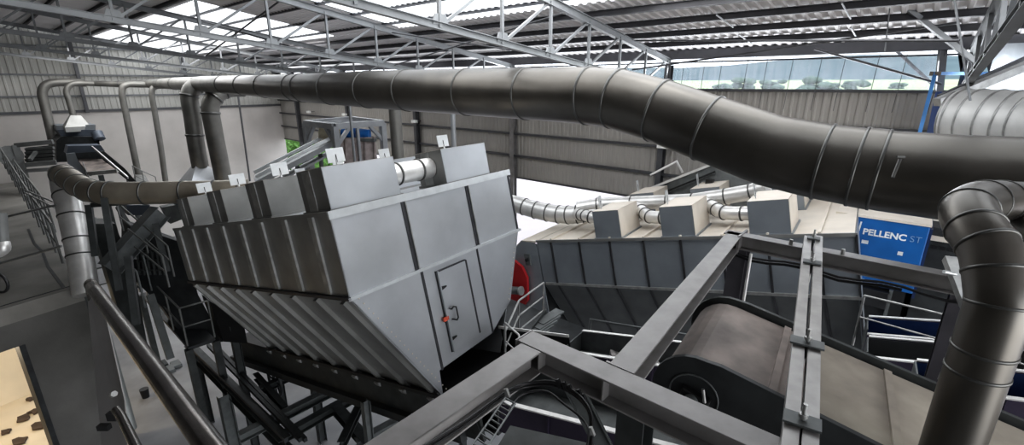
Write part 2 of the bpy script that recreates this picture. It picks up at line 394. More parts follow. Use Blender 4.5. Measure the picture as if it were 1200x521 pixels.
main = duct('extraction_duct', 'large dull galvanised extraction duct crossing the whole hall under the roof', mp, mr, 'duct', [3.12, 3.45, 4, 6, 7, 8, 9, 10, 11, 12, 13, 14, 15, 16, 17, 18, 19], base=mp[10])
# collar, damper handles on the main duct
p = mp[3]; q = mp[4]; dd = (q - p).normalized()
MB().tube([p.lerp(q, .15), p.lerp(q, .42)], [.512, .512], 28).build('collar', 'duct', main)
c0 = p.lerp(q, .1)
nrm_ = (Vec((0, 0, H)) - c0).normalized()
def dep(q): return q.y * CT - (q.z - H) * ST
ld = dep(c0) - .56
MB().tube([P(1055, 186, ld), P(1046, 208, ld)], .018, 8).tube([P(1051, 184, ld), P(1060, 184, ld)], .014, 8).build('damper_lever', 'flange', main)
p = mp[11]; nn = (Vec((0, 0, H)) - p).normalized()
MB().tube([p + nn * .42 + Z * .36 - U * .25, p + nn * .58 - Z * .05 - U * .42, p + nn * .58 - Z * .07 - U * .52], .022, 8).build('damper_lever', 'tag', main)
p = mp[15]; nn = (Vec((0, 0, H)) - p).normalized()
MB().tube([p + nn * .40 + Z * .36 - U * .2, p + nn * .60 - Z * .05 - U * .6], .03, 8).build('damper_lever', 'tag', main)
# thin header continuing left
hp = [onV(262, 99, 7.4), onV(205, 98, 7.3), onU(175, 98, 33), onU(140, 98.5, 34), onU(100, 97.5, 35), onU(60, 98, 35.5), onU(51, 103, 35.5), onU(52, 112, 35.5), onU(66, 180, 35.5)]
hp2 = hp[:5]
duct('header_pipe', 'slim header pipe running left from the large duct in front of the corrugated wall', hp2, [.36, .30, .22, .17, .14], 'ductdim', [1, 1.5, 2, 3], seg=16)
def pipe(name, label, pts, r, m='ductdim', seams=(), cat='pipe', group=None, seg=14):
    return duct(name, label, pts, [r] * len(pts), m, seams, cat=cat, seg=seg, fh=r * .1, fw=r * .3, group=group, base=pts[-1])
pipe('drop_pipe', 'leftmost drop pipe curving down from the header beside the far sorting machine', bez([onU(100, 97, 35), onU(62, 97, 35), onU(50, 106, 35), onU(53, 125, 35), onU(61, 160, 35), onU(66, 185, 35)], 5), .21, group='drop pipes')
pipe('drop_pipe', 'short drop pipe ending in a small hood above the far sorting machine', bez([onU(110, 98, 34.5), onU(86, 98, 34.5), onU(78, 106, 34.5), onU(81, 118, 34.5), onU(86, 136, 34.5)], 5), .14, group='drop pipes')
pipe('drop_pipe', 'drop pipe with a small cone hood, left of the thin bare drop pipe', bez([onU(172, 99, 33), onU(150, 99, 33), onU(143, 107, 33), onU(148, 135, 33), onU(155, 170, 33), onU(163, 208, 33)], 5), .155, group='drop pipes')
pipe('drop_pipe', 'thin bare drop pipe in front of the pale concrete wall, right of the cone hood', bez([onU(205, 101, 32), onU(186, 101, 32), onU(178, 107, 32), onU(182, 135, 32), onU(188, 170, 32), onU(194, 212, 32)], 5), .14, group='drop pipes')
pipe('drop_pipe', 'wide drop pipe ending in a big pyramid hood left of the silver hood', bez([onU(250, 98, 26), onU(231, 100, 26), onU(222, 112, 26), onU(226, 140, 26), onU(230, 170, 26), onU(235, 196, 26)], 5), .36, seams=[5, 10, 18], group='drop pipes', seg=20)
pipe('drop_pipe', 'second wide drop pipe just right of the one above the pyramid hood', bez([onU(285, 104, 25), onU(262, 106, 25), onU(247, 122, 25), onU(250, 150, 25), onU(256, 180, 25), onU(262, 210, 25)], 5), .37, seams=[5, 8, 12], group='drop pipes', seg=20)
MB().tube([onU(279, 112, 33), onU(293, 212, 33)], .06, 8).build('conduit_pipe', 'trussd', label='thin dark conduit on the pale concrete wall left of the corner', cat='pipe')
def pyramid(name, label, apex_px, base_px, u, m='hood', hw=.0):
    a = onU(*apex_px, u); b0 = onU(*base_px[0], u); b1 = onU(*base_px[1], u)
    w = (b1 - b0); c = (b0 + b1) / 2; dep = U * (w.length * .5); t = w.normalized() * .2
    z0 = min(b0.z, b1.z); b0 = Vec((b0.x, b0.y, z0)); b1 = Vec((b1.x, b1.y, z0))
    top = [a - t - U * .2, a + t - U * .2, a + t + U * .2, a - t + U * .2]; bot = [b0 - dep, b1 - dep, b1 + dep, b0 + dep]
    mb = MB().hexa(bot + top)
    mb.hexa([v - Z * .25 for v in bot] + [v + Vec((0, 0, 0)) for v in bot])
    return mb.build(name, m, label=label, cat='hood')
pyramid('cone_hood', 'big silver pyramid hood under the wide drop pipe left of the silver hood', (234, 192), ((212, 212), (270, 212)), 26, 'hood')
pyramid('cone_hood', 'small silver pyramid hood on top of the far sorting machine', (88, 135), ((74, 147), (104, 147)), 33, 'hoodside')
pyramid('cone_hood', 'small silver cone hood on the far conveyor at the foot of a drop pipe', (164, 205), ((156, 214), (174, 214)), 32, 'hoodside')

# left dusty duct: elbow, run to the silver hood, and the vertical leg
dl = bez([P(72, 205, 12.2), P(78, 207, 11.9), P(92, 217, 11.4), P(108, 224, 11.0), P(130, 226, 10.9), P(170, 226, 11.0), P(215, 225, 11.1), P(262, 224, 11.3), P(292, 222, 11.5)], 4)
duct('branch_duct', 'dusty curved duct bending from the left and running into the silver hood', dl, [.27] * len(dl), 'ductwarm', [2, 5, 8, 11, 14, 16, 20, 24, 27, 30], base=dl[18])
v0_ = P(78, 212, 12.2); v1_ = P(84, 230, 12.0)
vl = [P(72, 200, 12.3), P(76, 222, 12.1), P(82, 245, 11.9), P(90, 280, 11.8), P(96, 312, 11.7), P(101, 345, 11.6)]
duct('riser_duct', 'shiny vertical duct standing behind the handrail below the curved dusty duct', vl, [.27] * 6, 'ductlite', [1.3, 2.2, 3.0, 3.6], base=vl[-1])

# ------------------------------------------------------------------ silver hood 1
A0 = P(385, 250, 6.5); h1 = frame(A0); HW, HH, HL = 4.17, 1.27, 6.7
FD = 3.5; FT = 1.28
t = thing('suction_hood', 'large silver suction hood with hopper body and hatch in the middle of the hall', 'suction hood', h1(2, 3.5, 3))
e = .02
MB().prism([h1(0, 0, 0), h1(HW, 0, 0), h1(HW, HH, 0), h1(0, HH, 0)], L * e).build('front_panel', 'hood', t)
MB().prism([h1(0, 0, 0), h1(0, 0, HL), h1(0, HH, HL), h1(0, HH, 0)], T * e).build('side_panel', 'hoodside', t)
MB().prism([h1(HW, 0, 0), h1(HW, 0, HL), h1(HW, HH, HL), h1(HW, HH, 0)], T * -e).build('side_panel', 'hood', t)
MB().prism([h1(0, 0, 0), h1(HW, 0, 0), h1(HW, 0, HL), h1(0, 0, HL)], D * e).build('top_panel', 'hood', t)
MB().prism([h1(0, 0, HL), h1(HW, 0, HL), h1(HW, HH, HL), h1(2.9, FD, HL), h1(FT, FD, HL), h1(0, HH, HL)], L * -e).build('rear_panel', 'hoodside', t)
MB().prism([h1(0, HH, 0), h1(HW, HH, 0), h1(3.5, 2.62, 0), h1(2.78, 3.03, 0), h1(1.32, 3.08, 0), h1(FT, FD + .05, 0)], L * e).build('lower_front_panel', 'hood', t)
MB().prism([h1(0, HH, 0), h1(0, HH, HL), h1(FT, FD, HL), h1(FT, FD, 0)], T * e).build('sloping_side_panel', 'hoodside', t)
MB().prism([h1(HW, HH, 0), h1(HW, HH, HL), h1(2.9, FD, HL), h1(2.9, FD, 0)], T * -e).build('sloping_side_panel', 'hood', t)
# top edge rim and mid flange
MB().box(h1, (-.03, HW + .02), (-.03, .09), (-.04, 0)).build('rim', 'tag', t)
MB().box(h1, (-.04, HW + .03), (HH - .02, HH + .03), (-.05, .0)).build('flange_strip', 'tag', t)
MB().box(h1, (-.05, 0), (HH - .03, HH + .02), (-.05, HL)).build('flange_strip', 'hoodseam', t)
MB().box(h1, (-.03, 0), (-.03, .03), (0, HL)).build('rim', 'hoodside', t)
for a in (1.3, 2.84):
    MB().box(h1, (a - .035, a + .035), (.09, HH - .02), (-.012, 0)).build('panel_joint', 'hoodseam', t)
    MB().box(h1, (a + .035, a + .055), (.09, HH - .02), (-.03, 0)).build('joint_strip', 'rib', t)
MB().box(h1, (1.36, 1.41), (HH + .03, 3.1), (-.012, 0)).build('panel_joint', 'hoodseam', t)
MB().box(h1, (2.78, 2.82), (HH + .03, 3.02), (-.012, 0)).build('panel_joint', 'hoodseam', t)
MB().box(h1, (HW - .05, HW), (.09, HH), (-.012, 0)).build('panel_joint', 'hoodseam', t)
# hatch
hd = MB().box(h1, (1.70, 2.42), (1.42, 2.88), (-.035, 0)).build('hatch_door', 'hood', t)
MB().box(h1, (2.40, 2.44), (1.42, 2.86), (-.04, -.0)).build('hinge_side', 'hoodseam', hd)
MB().box(h1, (1.69, 2.42), (1.405, 1.425), (-.04, 0)).build('gasket', 'hoodseam', hd)
MB().box(h1, (1.68, 1.70), (1.40, 2.9), (-.06, 0)).build('frame_strip', 'hood', hd)
MB().box(h1, (1.665, 1.68), (1.40, 2.9), (-.02, 0)).build('gasket', 'hoodseam', hd)
MB().tube([h1(1.80, 2.13, -.03), h1(1.80, 2.13, -.09), h1(1.84, 2.10, -.1), h1(1.90, 2.13, -.1), h1(1.90, 2.33, -.1), h1(1.86, 2.36, -.1), h1(1.81, 2.33, -.09), h1(1.81, 2.33, -.03)], .014, 8).build('handle', 'black', hd)
MB().box(h1, (1.60, 1.72), (2.23, 2.30), (-.06, -.03)).build('lock', 'orange', hd)
for dd_ in (1.68, 2.62):
    MB().prism([h1(1.70, dd_, -.05), h1(1.82, dd_ + .02, -.05), h1(1.82, dd_ + .04, -.05), h1(1.70, dd_ + .07, -.05)], L * -.01).build('latch', 'black', hd)
# side ribs
for i in range(8):
    l = .42 + i * .84
    MB().box(h1, (-.035, 0), (.03, HH - .05), (l, l + .13)).build('stiffening_rib', 'ribs', t)
    MB().box(h1, (-.012, 0), (.03, HH - .05), (l + .15, l + .42)).build('folded_panel', 'hoodside', t)
sd = (h1(FT, FD, 0) - h1(0, HH, 0)).normalized(); so = sd.cross(L).normalized()
so = so if so.dot(-T) > 0 else -so
for i in range(9):
    l = .15 + i * .78
    a = h1(0, HH, l) + sd * .06; b = h1(FT, FD, l) - sd * .04
    MB().prism([a, a + L * .09, b + L * .09, b], so * .07).build('stiffening_rib', 'hoodside', t)
    c = b
    MB().hexa([c + o + q for o in (Vec((0, 0, 0)), so * .16) for q in (-L * .02, L * .12, L * .12 + sd * .1, -L * .02 + sd * .1)]).build('rib_foot', 'rib', t)
# rivets rows along the near edge
mb = MB()
for i in range(22):
    f = (i + .5) / 22; c = h1(0, HH, -.0).lerp(h1(FT, FD, -.0), f) + T * .12
    MB().tube([c, c - L * .012], .012, 6).build('rivet', 'hoodtop', t)
for i in range(14):
    f = (i + .5) / 14; c = h1(HW, HH, 0).lerp(h1(3.5, 2.62, 0), f) - T * .08
    MB().tube([c, c - L * .012], .012, 6).build('rivet', 'hoodtop', t)

# vent boxes standing on hoods
def ventbox(fr, t0, t1, l0, l1, h, label, side='t', front='hood', cat='vent box', group=None, sidem='hoodside', topm='hoodtop', tag=True, tagat=None):
    b = thing('vent_box', label, cat, fr((t0 + t1) / 2, 0, (l0 + l1) / 2), group)
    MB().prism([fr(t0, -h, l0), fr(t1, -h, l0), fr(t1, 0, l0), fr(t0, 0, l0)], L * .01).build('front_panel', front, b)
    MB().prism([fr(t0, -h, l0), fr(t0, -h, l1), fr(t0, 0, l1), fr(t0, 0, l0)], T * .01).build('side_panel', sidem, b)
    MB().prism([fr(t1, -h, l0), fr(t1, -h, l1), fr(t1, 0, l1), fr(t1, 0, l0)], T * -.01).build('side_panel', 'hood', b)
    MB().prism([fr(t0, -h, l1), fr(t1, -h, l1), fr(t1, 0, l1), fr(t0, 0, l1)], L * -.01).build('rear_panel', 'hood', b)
    MB().prism([fr(t0, -h, l0), fr(t1, -h, l0), fr(t1, -h, l1), fr(t0, -h, l1)], D * .01).build('lid', topm, b)
    MB().box(fr, (t0 - .03, t1 + .03), (-.04, 0), (l0 - .03, l1 + .03)).build('base_flange', sidem, b)
    if side == 't': MB().box(fr, (t0 - .012, t0), (-h + .02, -.04), (l1 - .38, l1 - .16)).build('folded_strip', 'rib', b)
    return b
def tagplate(fr, tt, l, h, label, w=.22, hh=.2, along=None):
    a = along or T
    c = fr(tt, -h, l); up = -D
    mb = MB().prism([c + up * .05 - a * w / 2, c + up * .05 + a * w / 2, c + up * (.05 + hh) + a * w / 2, c + up * (.05 + hh) - a * w / 2], L * .01)
    mb.beam(c, c + up * .1, .03, .015)
    tt_ = mb.build('damper_plate', 'tag', label=label, cat='plate', group='upright damper plates on the vent boxes')
    MB().beam(c + up * .05 - L * .002, c + up * (.04 + hh * .6) - L * .002, .012, .012).build('slot', 'hoodseam', tt_)
ord_ = ['nearest', 'second', 'third', 'farthest']
for i in range(4):
    l = .12 + i * 1.86
    ventbox(h1, .12, 1.41, l, l + .72, .66, '%s vent box of the left row on the silver hood' % ord_[i], front='hood' if i == 0 else 'hoodside', group='vent boxes on the silver hood')  # boxes behind the nearest get the darker sheet as painted shade
    tagplate(h1, .62, l + .36, .66, 'upright zinc plate on the %s left vent box of the silver hood' % ord_[i], .30, .22)
    ventbox(h1, 2.49, 3.73, l, l + .72, .66, '%s vent box of the right row on the silver hood' % ord_[i], group='vent boxes on the silver hood')
    tagplate(h1, 2.95, l + .36, .66, 'upright zinc plate on the %s right vent box of the silver hood' % ord_[i], .28, .22)
for i in range(4):
    l = .5 + i * 1.86
    duct('hood_pipe', 'silver cross pipe between the %s pair of vent boxes on the silver hood' % ord_[i], [h1(1.42, -.36, l), h1(1.7, -.36, l), h1(2.2, -.36, l), h1(2.48, -.36, l)], [.19] * 4, 'ductlite', [1, 2], base=h1(1.95, -.1, l), group='cross pipes on the silver hood')

# conveyor body below hood 1
t = thing('hood_conveyor', 'dark inclined conveyor body under the large silver hood', 'conveyor', h1(2, 4.2, 0))
MB().box(h1, (1.18, 1.24), (3.5, 4.12), (-.9, 9.0)).build('side_plate', 'frame', t)
MB().box(h1, (3.05, 3.11), (3.3, 4.0), (-1.2, 9.0)).build('side_plate', 'dark', t)
MB().box(h1, (1.24, 3.05), (3.55, 3.6), (-1.4, 9.0)).build('belt', 'black', t)
MB().box(h1, (1.24, 3.05), (3.9, 3.95), (-1.2, 9.0)).build('belt', 'black', t)
MB().box(h1, (1.05, 1.19), (4.02, 4.18), (-.5, 9.0)).build('stringer', 'dark', t)
MB().box(h1, (1.14, 1.18), (3.45, 3.52), (-.9, 9)).build('top_strip', 'black', t)
MB().prism([h1(1.16, 3.5, 0), h1(1.16, 3.5, -.75), h1(1.16, 4.0, -.9), h1(1.16, 4.0, 0)], T * .04).build('end_cheek', 'dark', t)
MB().box(h1, (1.3, 3.0), (3.46, 3.50), (-.75, -.70)).build('edge_strip', 'white', t)
MB().box(h1, (3.03, 3.06), (3.0, 3.05), (-1.6, .05)).build('edge_strip', 'white', t)
MB().prism([h1(3.04, 3.05, 0), h1(3.04, 3.05, -1.6), h1(3.04, 4.0, -1.6), h1(3.04, 4.0, 0)], T * .02).build('chute_plate', 'black', t)

# ------------------------------------------------------------------ hood 2 (sideways on the right)
Q = P(1003, 274, 8.7); h2 = frame(Q); L2 = 7.4
t = thing('suction_hood', 'long beige-topped suction hood behind the steel beams on the right', 'suction hood', h2(2, 3.5, 3))
M['hood2'] = mat('hood_sheet_blue_grey', (.30, .325, .35), .42, .55, .08, 1.2, .05, 2)
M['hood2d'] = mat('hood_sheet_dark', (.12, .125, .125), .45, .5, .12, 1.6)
MB().prism([h2(0, 0, 0), h2(0, 0, L2), h2(0, HH, L2), h2(0, HH, 0)], T * e).build('front_panel', 'hood2', t)
MB().prism([h2(0, 0, 0), h2(HW, 0, 0), h2(HW, HH, 0), h2(2.9, FD, 0), h2(FT, FD, 0), h2(0.0, 3.0, 0)], L * e).build('end_panel', 'hood2', t)
MB().prism([h2(0, 0, L2), h2(HW, 0, L2), h2(HW, HH, L2), h2(2.9, FD, L2), h2(FT, FD, L2), h2(0.0, HH, L2)], L * -e).build('end_panel', 'hood2', t)
MB().prism([h2(HW, 0, 0), h2(HW, 0, L2), h2(HW, HH, L2), h2(HW, HH, 0)], T * -e).build('rear_panel', 'hood2', t)
MB().prism([h2(0, 0, 0), h2(HW - .7, 0, 0), h2(HW, 0, .5), h2(HW, 0, L2), h2(0, 0, L2)], D * e).build('top_panel', 'hoodtop', t)
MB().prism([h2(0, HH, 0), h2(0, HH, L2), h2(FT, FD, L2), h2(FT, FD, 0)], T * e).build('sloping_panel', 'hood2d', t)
MB().box(h2, (-.04, 0), (-.03, .04), (-.03, L2)).build('rim', 'hoodside', t)
MB().box(h2, (-.06, 0), (HH - .03, HH + .03), (-.03, L2 - .1)).build('flange_strip', 'rib', t)
MB().box(h2, (-.05, .02), (0, 3.0), (-.03, 0.0)).build('corner_strip', 'hoodseam', t)
sd2 = (h2(FT, FD, 0) - h2(0, HH, 0)).normalized(); so2 = sd2.cross(L).normalized(); so2 = so2 if so2.dot(-T) > 0 else -so2
for i in range(8):
    l = .55 + i * .905
    MB().box(h2, (-.03, 0), (.04, HH - .03), (l, l + .05)).build('panel_joint', 'hoodseam', t)
    MB().box(h2, (0, HW), (-.06, 0), (l, l + .05)).build('top_rib', 'hoodtop', t)
    a = h2(0, HH, l) + sd2 * .05; b = h2(FT, FD, l)
    MB().prism([a, a + L * .05, b + L * .05, b], so2 * .03).build('panel_joint', 'hoodseam', t)
# left grey cheek with red guard
MB().prism([h2(.0, -.03, 7.95), h2(0, .1, 7.42), h2(0, 2.2, 7.42), h2(0, 2.4, 8.6), h2(0, .5, 8.6)], T * .05).build('cheek_plate', 'hood2', t)
MB().prism([h2(0, -.03, 7.95), h2(0, 0, 7.42), h2(HW, 0, 7.42), h2(HW, -.03, 7.95)], D * .04).build('cheek_cover', 'hoodtop', t)
MB().prism([h2(0, -.03, 7.95), h2(0, .42, 8.6), h2(HW, .42, 8.6), h2(HW, -.03, 7.95)], D * .04).build('cheek_cover', 'hoodtop', t)
rg = thing('pulley_guard', 'red pulley guard beside the left end of the beige-topped hood', 'guard', h2(-.1, 2.2, 8.3))
MB().prism([h2(-.15, .72, 8.5), h2(-.15, .55, 8.25), h2(-.15, .75, 8.0), h2(-.15, 1.1, 7.88), h2(-.15, 1.8, 8.0), h2(-.15, 2.1, 8.3), h2(-.15, 1.9, 8.9), h2(-.15, 1.2, 8.9)], T * .1).build('cover', 'red', rg)
mo = h2(-.35, 1.42, 8.3)
MB().tube([mo - L * .25, mo + L * .25], .12, 14).build('motor_body', 'framel', rg); MB().tube([mo - L * .30, mo - L * .25], .14, 14).build('motor_flange', 'rib', rg)
sw = MB().box(h2, (-.06, 0), (.38, .72), (7.72, 7.9)).build('isolator_switch', 'framel', label='small switch box on the grey cheek plate above the red guard', cat='switch')
MB().tube([h2(-.06, .55, 7.81), h2(-.12, .55, 7.81)], .05, 10).build('knob', 'black', sw)
nm = ['right', 'middle', 'left']
for i, (a, b) in enumerate(((1.05, 1.82), (2.95, 3.72), (4.77, 5.5))):
    ventbox(h2, .04, 1.25, a, b, .75, '%s vent box of the front row on the beige-topped hood' % nm[i], side='n', front='hoodtop', sidem='hood2', group='vent boxes on the beige-topped hood')
    tagplate(h2, .35, b - .12, .75, 'upright plate on the %s front vent box of the beige-topped hood' % nm[i], .16, .30)
    ventbox(h2, 2.5, 3.7, a, b, .75, '%s vent box of the rear row on the beige-topped hood' % nm[i], side='n', front='hoodtop', sidem='hood2', group='vent boxes on the beige-topped hood')
    tagplate(h2, 2.9, b - .12, .75, 'upright plate on the %s rear vent box of the beige-topped hood' % nm[i], .16, .30)
# manifold pipes on hood 2
mpt = bez([P(560, 232, 15.5), P(600, 238, 15.0), P(628, 246, 14.6), P(655, 251, 14.2), P(676, 251, 13.9), P(700, 247, 13.8)], 4)
duct('manifold_duct', 'bright silver manifold duct entering the beige-topped hood from the left', mpt, [.27] * len(mpt), 'ductlite', [6, 8, 10, 12, 14, 16, 17], base=mpt[10])
b1 = bez([P(676, 251, 13.6), P(684, 252, 13.2), P(692, 254, 12.9), h2(.8, -.35, 5.5)], 3)
duct('box_pipe', 'short silver pipe feeding the left front vent box of the beige-topped hood', b1, [.16] * len(b1), 'ductlite', [2, 4, 6, 8], base=b1[-1])
up_ = [P(676, 244, 13.8), P(700, 240, 13.7), P(740, 238, 13.2), P(782, 236, 12.6), P(812, 235, 12.1), P(850, 230, 11.6), P(880, 225, 11.2), P(900, 219, 10.9)]
duct('manifold_duct', 'upper silver manifold pipe running between the two rows of vent boxes', up_, [.2, .2, .2, .19, .19, .2, .2, .2], 'ductlite', [1, 2, 3, 4, 5, 6], base=up_[3])
for a, b, lb in ((4.77, 3.72, 'left and middle'), (2.95, 1.82, 'middle and right')):
    pts = bez([h2(1.6, -.5, a + .2), h2(1.25, -.42, a - .15), h2(.9, -.36, a - .45), h2(.8, -.33, b + .12), h2(.8, -.33, b)], 3)
    duct('box_pipe', 'segmented silver pipe between the %s front vent boxes' % lb, pts, [.16] * len(pts), 'ductlite', [2, 4, 6, 8, 10], base=pts[5])
# inclined conveyor behind hood 2
t = thing('inclined_conveyor', 'grey inclined conveyor rising behind the beige-topped hood', 'conveyor', P(840, 240, 14))
a0, a1 = P(735, 232, 15.6), P(838, 192, 13.4); a2 = P(900, 214, 12.6)
MB().prism([a0, a1, P(838, 240, 13.4), P(742, 250, 15.6)], V * .5).build('side_plate', 'framel', t)
MB().prism([a1, a2 + Z * .1, P(905, 250, 12.6), P(838, 240, 13.4)], V * .5).build('head_box', 'framel', t)
MB().beam(a0 + Z * .03, a1 + Z * .03, .12, .07).build('top_edge', 'white', t)
MB().beam(P(742, 240, 15.4), P(838, 201, 13.3), .05, .05).build('belt_edge', 'black', t)
for x, y in ((770, 222), (790, 214)):
    MB().beam(P(x, y, 14.5), P(x + 6, y + 17, 14.5), .06, .06).build('bracket', 'white', t)
MB().box(lambda a, b, c: P(832, 213, 13.3) + U * a + V * b + Z * c, (-.1, .1), (-.1, .05), (-.08, .08)).build('sensor', 'black', t)
MB().tube([P(762, 205, 15.2), P(793, 189, 14.9), P(800, 202, 14.9)], .035, 8).build('guard_rail', 'white', label='small white guard rail above the inclined grey conveyor', cat='railing')

# ------------------------------------------------------------------ near steel beams
ZB = 8.0; BH = .20
t = thing('steel_beam', 'long grey steel beam crossing the lower middle foreground', 'steel beam', B(1.2, 2.64, ZB - .2))
def I(p, q, t_, name='beam_body', m='beam', w=.2, h=BH): return MB().ibeam(p - Z * h / 2, q - Z * h / 2, w, h, .015).build(name, m, t_, bevel=.004)
I(B(2.15, 2.64, ZB), B(-1.4, 2.64, ZB), t)
MB().box(B, (2.15, 2.165), (2.53, 2.75), (ZB - .21, ZB + .005)).build('end_plate', 'beam', t)
for u in (1.93, 1.35):
    MB().box(B, (u, u + .012), (2.545, 2.64), (ZB - .185, ZB - .015)).build('web_stiffener', 'beam', t)
t = thing('steel_beam', 'grey steel beam running from the corner toward the bottom of the picture, left of the middle', 'steel beam', B(1.98, 1.5, ZB - .2))
I(B(2.0, 2.53, ZB), B(1.98, .3, ZB), t)
t = thing('steel_beam', 'grey steel beam sloping up to the corner bracket left of the belt drum', 'steel beam', B(1.5, 4.5, ZB - .2))
I(B(1.32, 2.75, ZB), B(1.68, 6.75, ZB), t)
MB().box(B, (1.22, 1.45), (2.74, 2.76), (ZB - .21, ZB + .005)).build('end_plate', 'beam', t)
t = thing('steel_beam', 'grey steel beam passing in front of the beige-topped hood and the blue machine', 'steel beam', B(.5, 6.71, ZB - .2))
I(B(1.8, 6.71, ZB), B(-.85, 6.71, ZB), t, m='beam')
MB().box(B, (1.57, 1.6), (6.55, 6.95), (ZB - .25, ZB + .01)).build('end_plate', 'beam', t)
MB().box(B, (-.87, -.85), (6.58, 6.84), (ZB - .25, ZB + .02)).build('end_plate', 'rib', t)
for u, v in ((-.8, 6.71), (.42, 6.66), (.98, 6.66)):
    MB().tube([B(u, v, ZB), B(u, v, ZB + .07)], .022, 8).build('bolt', 'rib', t)
t = thing('cable_conduit', 'thin black cable hanging under the beam in front of the beige-topped hood', 'cable', B(.5, 6.6, ZB - .3))
cpt = [B(1.6 - i * .2, 6.58, ZB - .24 - .03 * math.sin(i * 1.3)) for i in range(13)] + [B(-.86, 6.58, ZB - .15), B(-.95, 6.55, ZB - .05)]
MB().tube(cpt, .016, 6).build('cable', 'black', t); MB().tube([c - Z * .05 + V * .03 for c in cpt[:10]], .02, 6).build('cable', 'black', t)
# columns under the beams
MB().ibeam(B(1.58, 6.71, 0), B(1.58, 6.71, ZB - .2), .22, .22, .015, up=V).build('steel_column', 'beamd', label='dark violet steel column below the corner bracket left of the belt drum', cat='column')
MB().tube([B(1.40, 6.55, 3), B(1.40, 6.55, ZB - .2)], .02, 8).build('conduit_pipe', 'white', label='thin white conduit beside the dark violet column', cat='pipe')
MB().ibeam(B(1.13, 2.64, 0), B(1.13, 2.64, ZB - .2), .2, .2, .015, up=V).build('steel_column', 'frame', label='dark steel column under the long foreground beam', cat='column')
MB().ibeam(B(2.0, 2.9, ZB - .25), B(.95, 4.0, 4.5), .16, .16, .012).build('diagonal_brace', 'frame', label='dark diagonal brace below the corner of the foreground beams', cat='brace')
MB().ibeam(B(-1.0, 2.64, 0), B(-1.0, 2.64, ZB - .2), .2, .2, .015, up=V).build('steel_column', 'frame', label='dark steel column under the right end of the long foreground beam', cat='column')
MB().ibeam(B(-.7, 6.71, 0), B(-.7, 6.71, ZB - .2), .2, .2, .015, up=V).build('steel_column', 'beamd', label='dark steel column under the right end of the rear beam', cat='column')
# double channel lying across with clamp plates
t = thing('double_channel', 'pair of parallel steel channels clamped with bolted plates right of the belt drum', 'steel channel', B(.6, 5, ZB))
c_a, c_b = P(951, 276, 5.75), P(926, 470, 2.95)
ca = onZ(947, 276, ZB + .12); cb = onZ(924, 540, ZB + .12); cc = onZ(960, 276, ZB + .12); cd_ = onZ(949, 540, ZB + .12)
MB().chan(ca - Z * .06, cb - Z * .06, .082, .12, .01, side=1).build('channel', 'beaml', t, bevel=.002)
MB().chan(cc - Z * .06, cd_ - Z * .06, .082, .12, .01, side=-1).build('channel', 'beaml', t, bevel=.002)
for f, w in ((.04, .14), (.26, .17), (.70, .22), (.925, .19)):
    c = (ca.lerp(cb, f) + cc.lerp(cd_, f)) / 2 + Z * .012; dr = (cb - ca).normalized(); x = dr.cross(Z).normalized()
    cp = MB().prism([c + x * w / 2 + dr * .06, c - x * w / 2 + dr * .06, c - x * w / 2 - dr * .06, c + x * w / 2 - dr * .06], Z * .015).build('clamp_plate', 'framel', t)
    MB().tube([c - Z * .45, c + Z * .12], .012, 8).tube([c + Z * .03, c + Z * .055], .025, 6).build('clamp_bolt', 'rib', cp)
t = thing('support_bracket', 'pale bolted bracket with stacked channels left of the front elbow duct', 'bracket', P(1150, 320, 5))
for i, (x0, y0, x1, y1) in enumerate(((1115, 303, 1150, 392), (1135, 308, 1175, 372))):
    MB().chan(P(x0, y0, 5.0), P(x1, y1, 4.4), .14, .08, .012).build('channel', 'rib', t)
MB().beam(P(1112, 303, 5.0), P(1146, 310, 5.15), .03, .06).build('end_plate', 'tag', t)
for x, y in ((1112, 318), (1128, 345), (1136, 362), (1128, 388)):
    MB().tube([P(x - 6, y, 4.75), P(x + 8, y + 3, 4.75)], .02, 8).build('bolt', 'tag', t)

# belt conveyor with drum head
az_c = math.radians(-55); pit = math.radians(12)
Cx = Vec((math.sin(az_c) * math.cos(pit), math.cos(az_c) * math.cos(pit), math.sin(pit))).normalized()     # toward the head (up, left)
Cy = Vec((math.cos(az_c), -math.sin(az_c), 0)).normalized()                                                # away from the viewer
Cz = Cx.cross(Cy); Cz = Cz if Cz.z > 0 else -Cz
O = P(962, 399, 4.55)                                   # on the far edge strip
fc = lambda a, b, c: O + Cx * a + Cy * b + Cz * c
t = thing('belt_conveyor', 'wide dusty belt conveyor with round drum head at the lower right', 'conveyor', fc(0, -.6, -.8))
WB = 1.27; R = .31; hx = .80
def beltpath(r, x0):
    pts = [(x0, 0)]
    for k in range(13):
        a = math.pi / 2 - math.pi * k / 12; pts.append((hx + r * math.cos(a), -R + r * math.sin(a)))
    pts.append((x0, -2 * R)); return pts
pp = beltpath(R, -5.5); mb = MB(); th_ = .012
for (a, c), (a2, c2) in zip(pp[:-1], pp[1:]):
    mb.add([fc(a, -.06, c), fc(a2, -.06, c2), fc(a2, -.06 - WB, c2), fc(a, -.06 - WB, c)], [(0, 1, 2, 3)], True)
mb.build('belt', 'rubber', t)
def onbelt(x, y):
    r_ = ray(x, y); k = (O - Vec((0, 0, H))).dot(Cz) / r_.dot(Cz); return (Vec((0, 0, H)) + r_ * k - O).dot(Cx)
for a in (.27, onbelt(1043, 438), onbelt(1043, 438) - 1.5):
    MB().box(fc, (a, a + .06), (-WB - .04, -.08), (0, .035)).build('belt_cleat', 'rubber' if a > 0 else 'belt', t)
def cheek(y0, y1, name, m, r=.37, lo=-.3):
    poly = [(-5.5, .07), (hx - .1, .07)]
    for k in range(13):
        a = math.pi / 2 - math.pi * k / 12; poly.append((hx + r * math.cos(a), -R + r * math.sin(a)))
    poly += [(-5.5, -R - .2)]
    MB().prism([fc(a, y0, c) for a, c in poly], Cy * (y1 - y0)).build(name, m, t, bevel=.004)
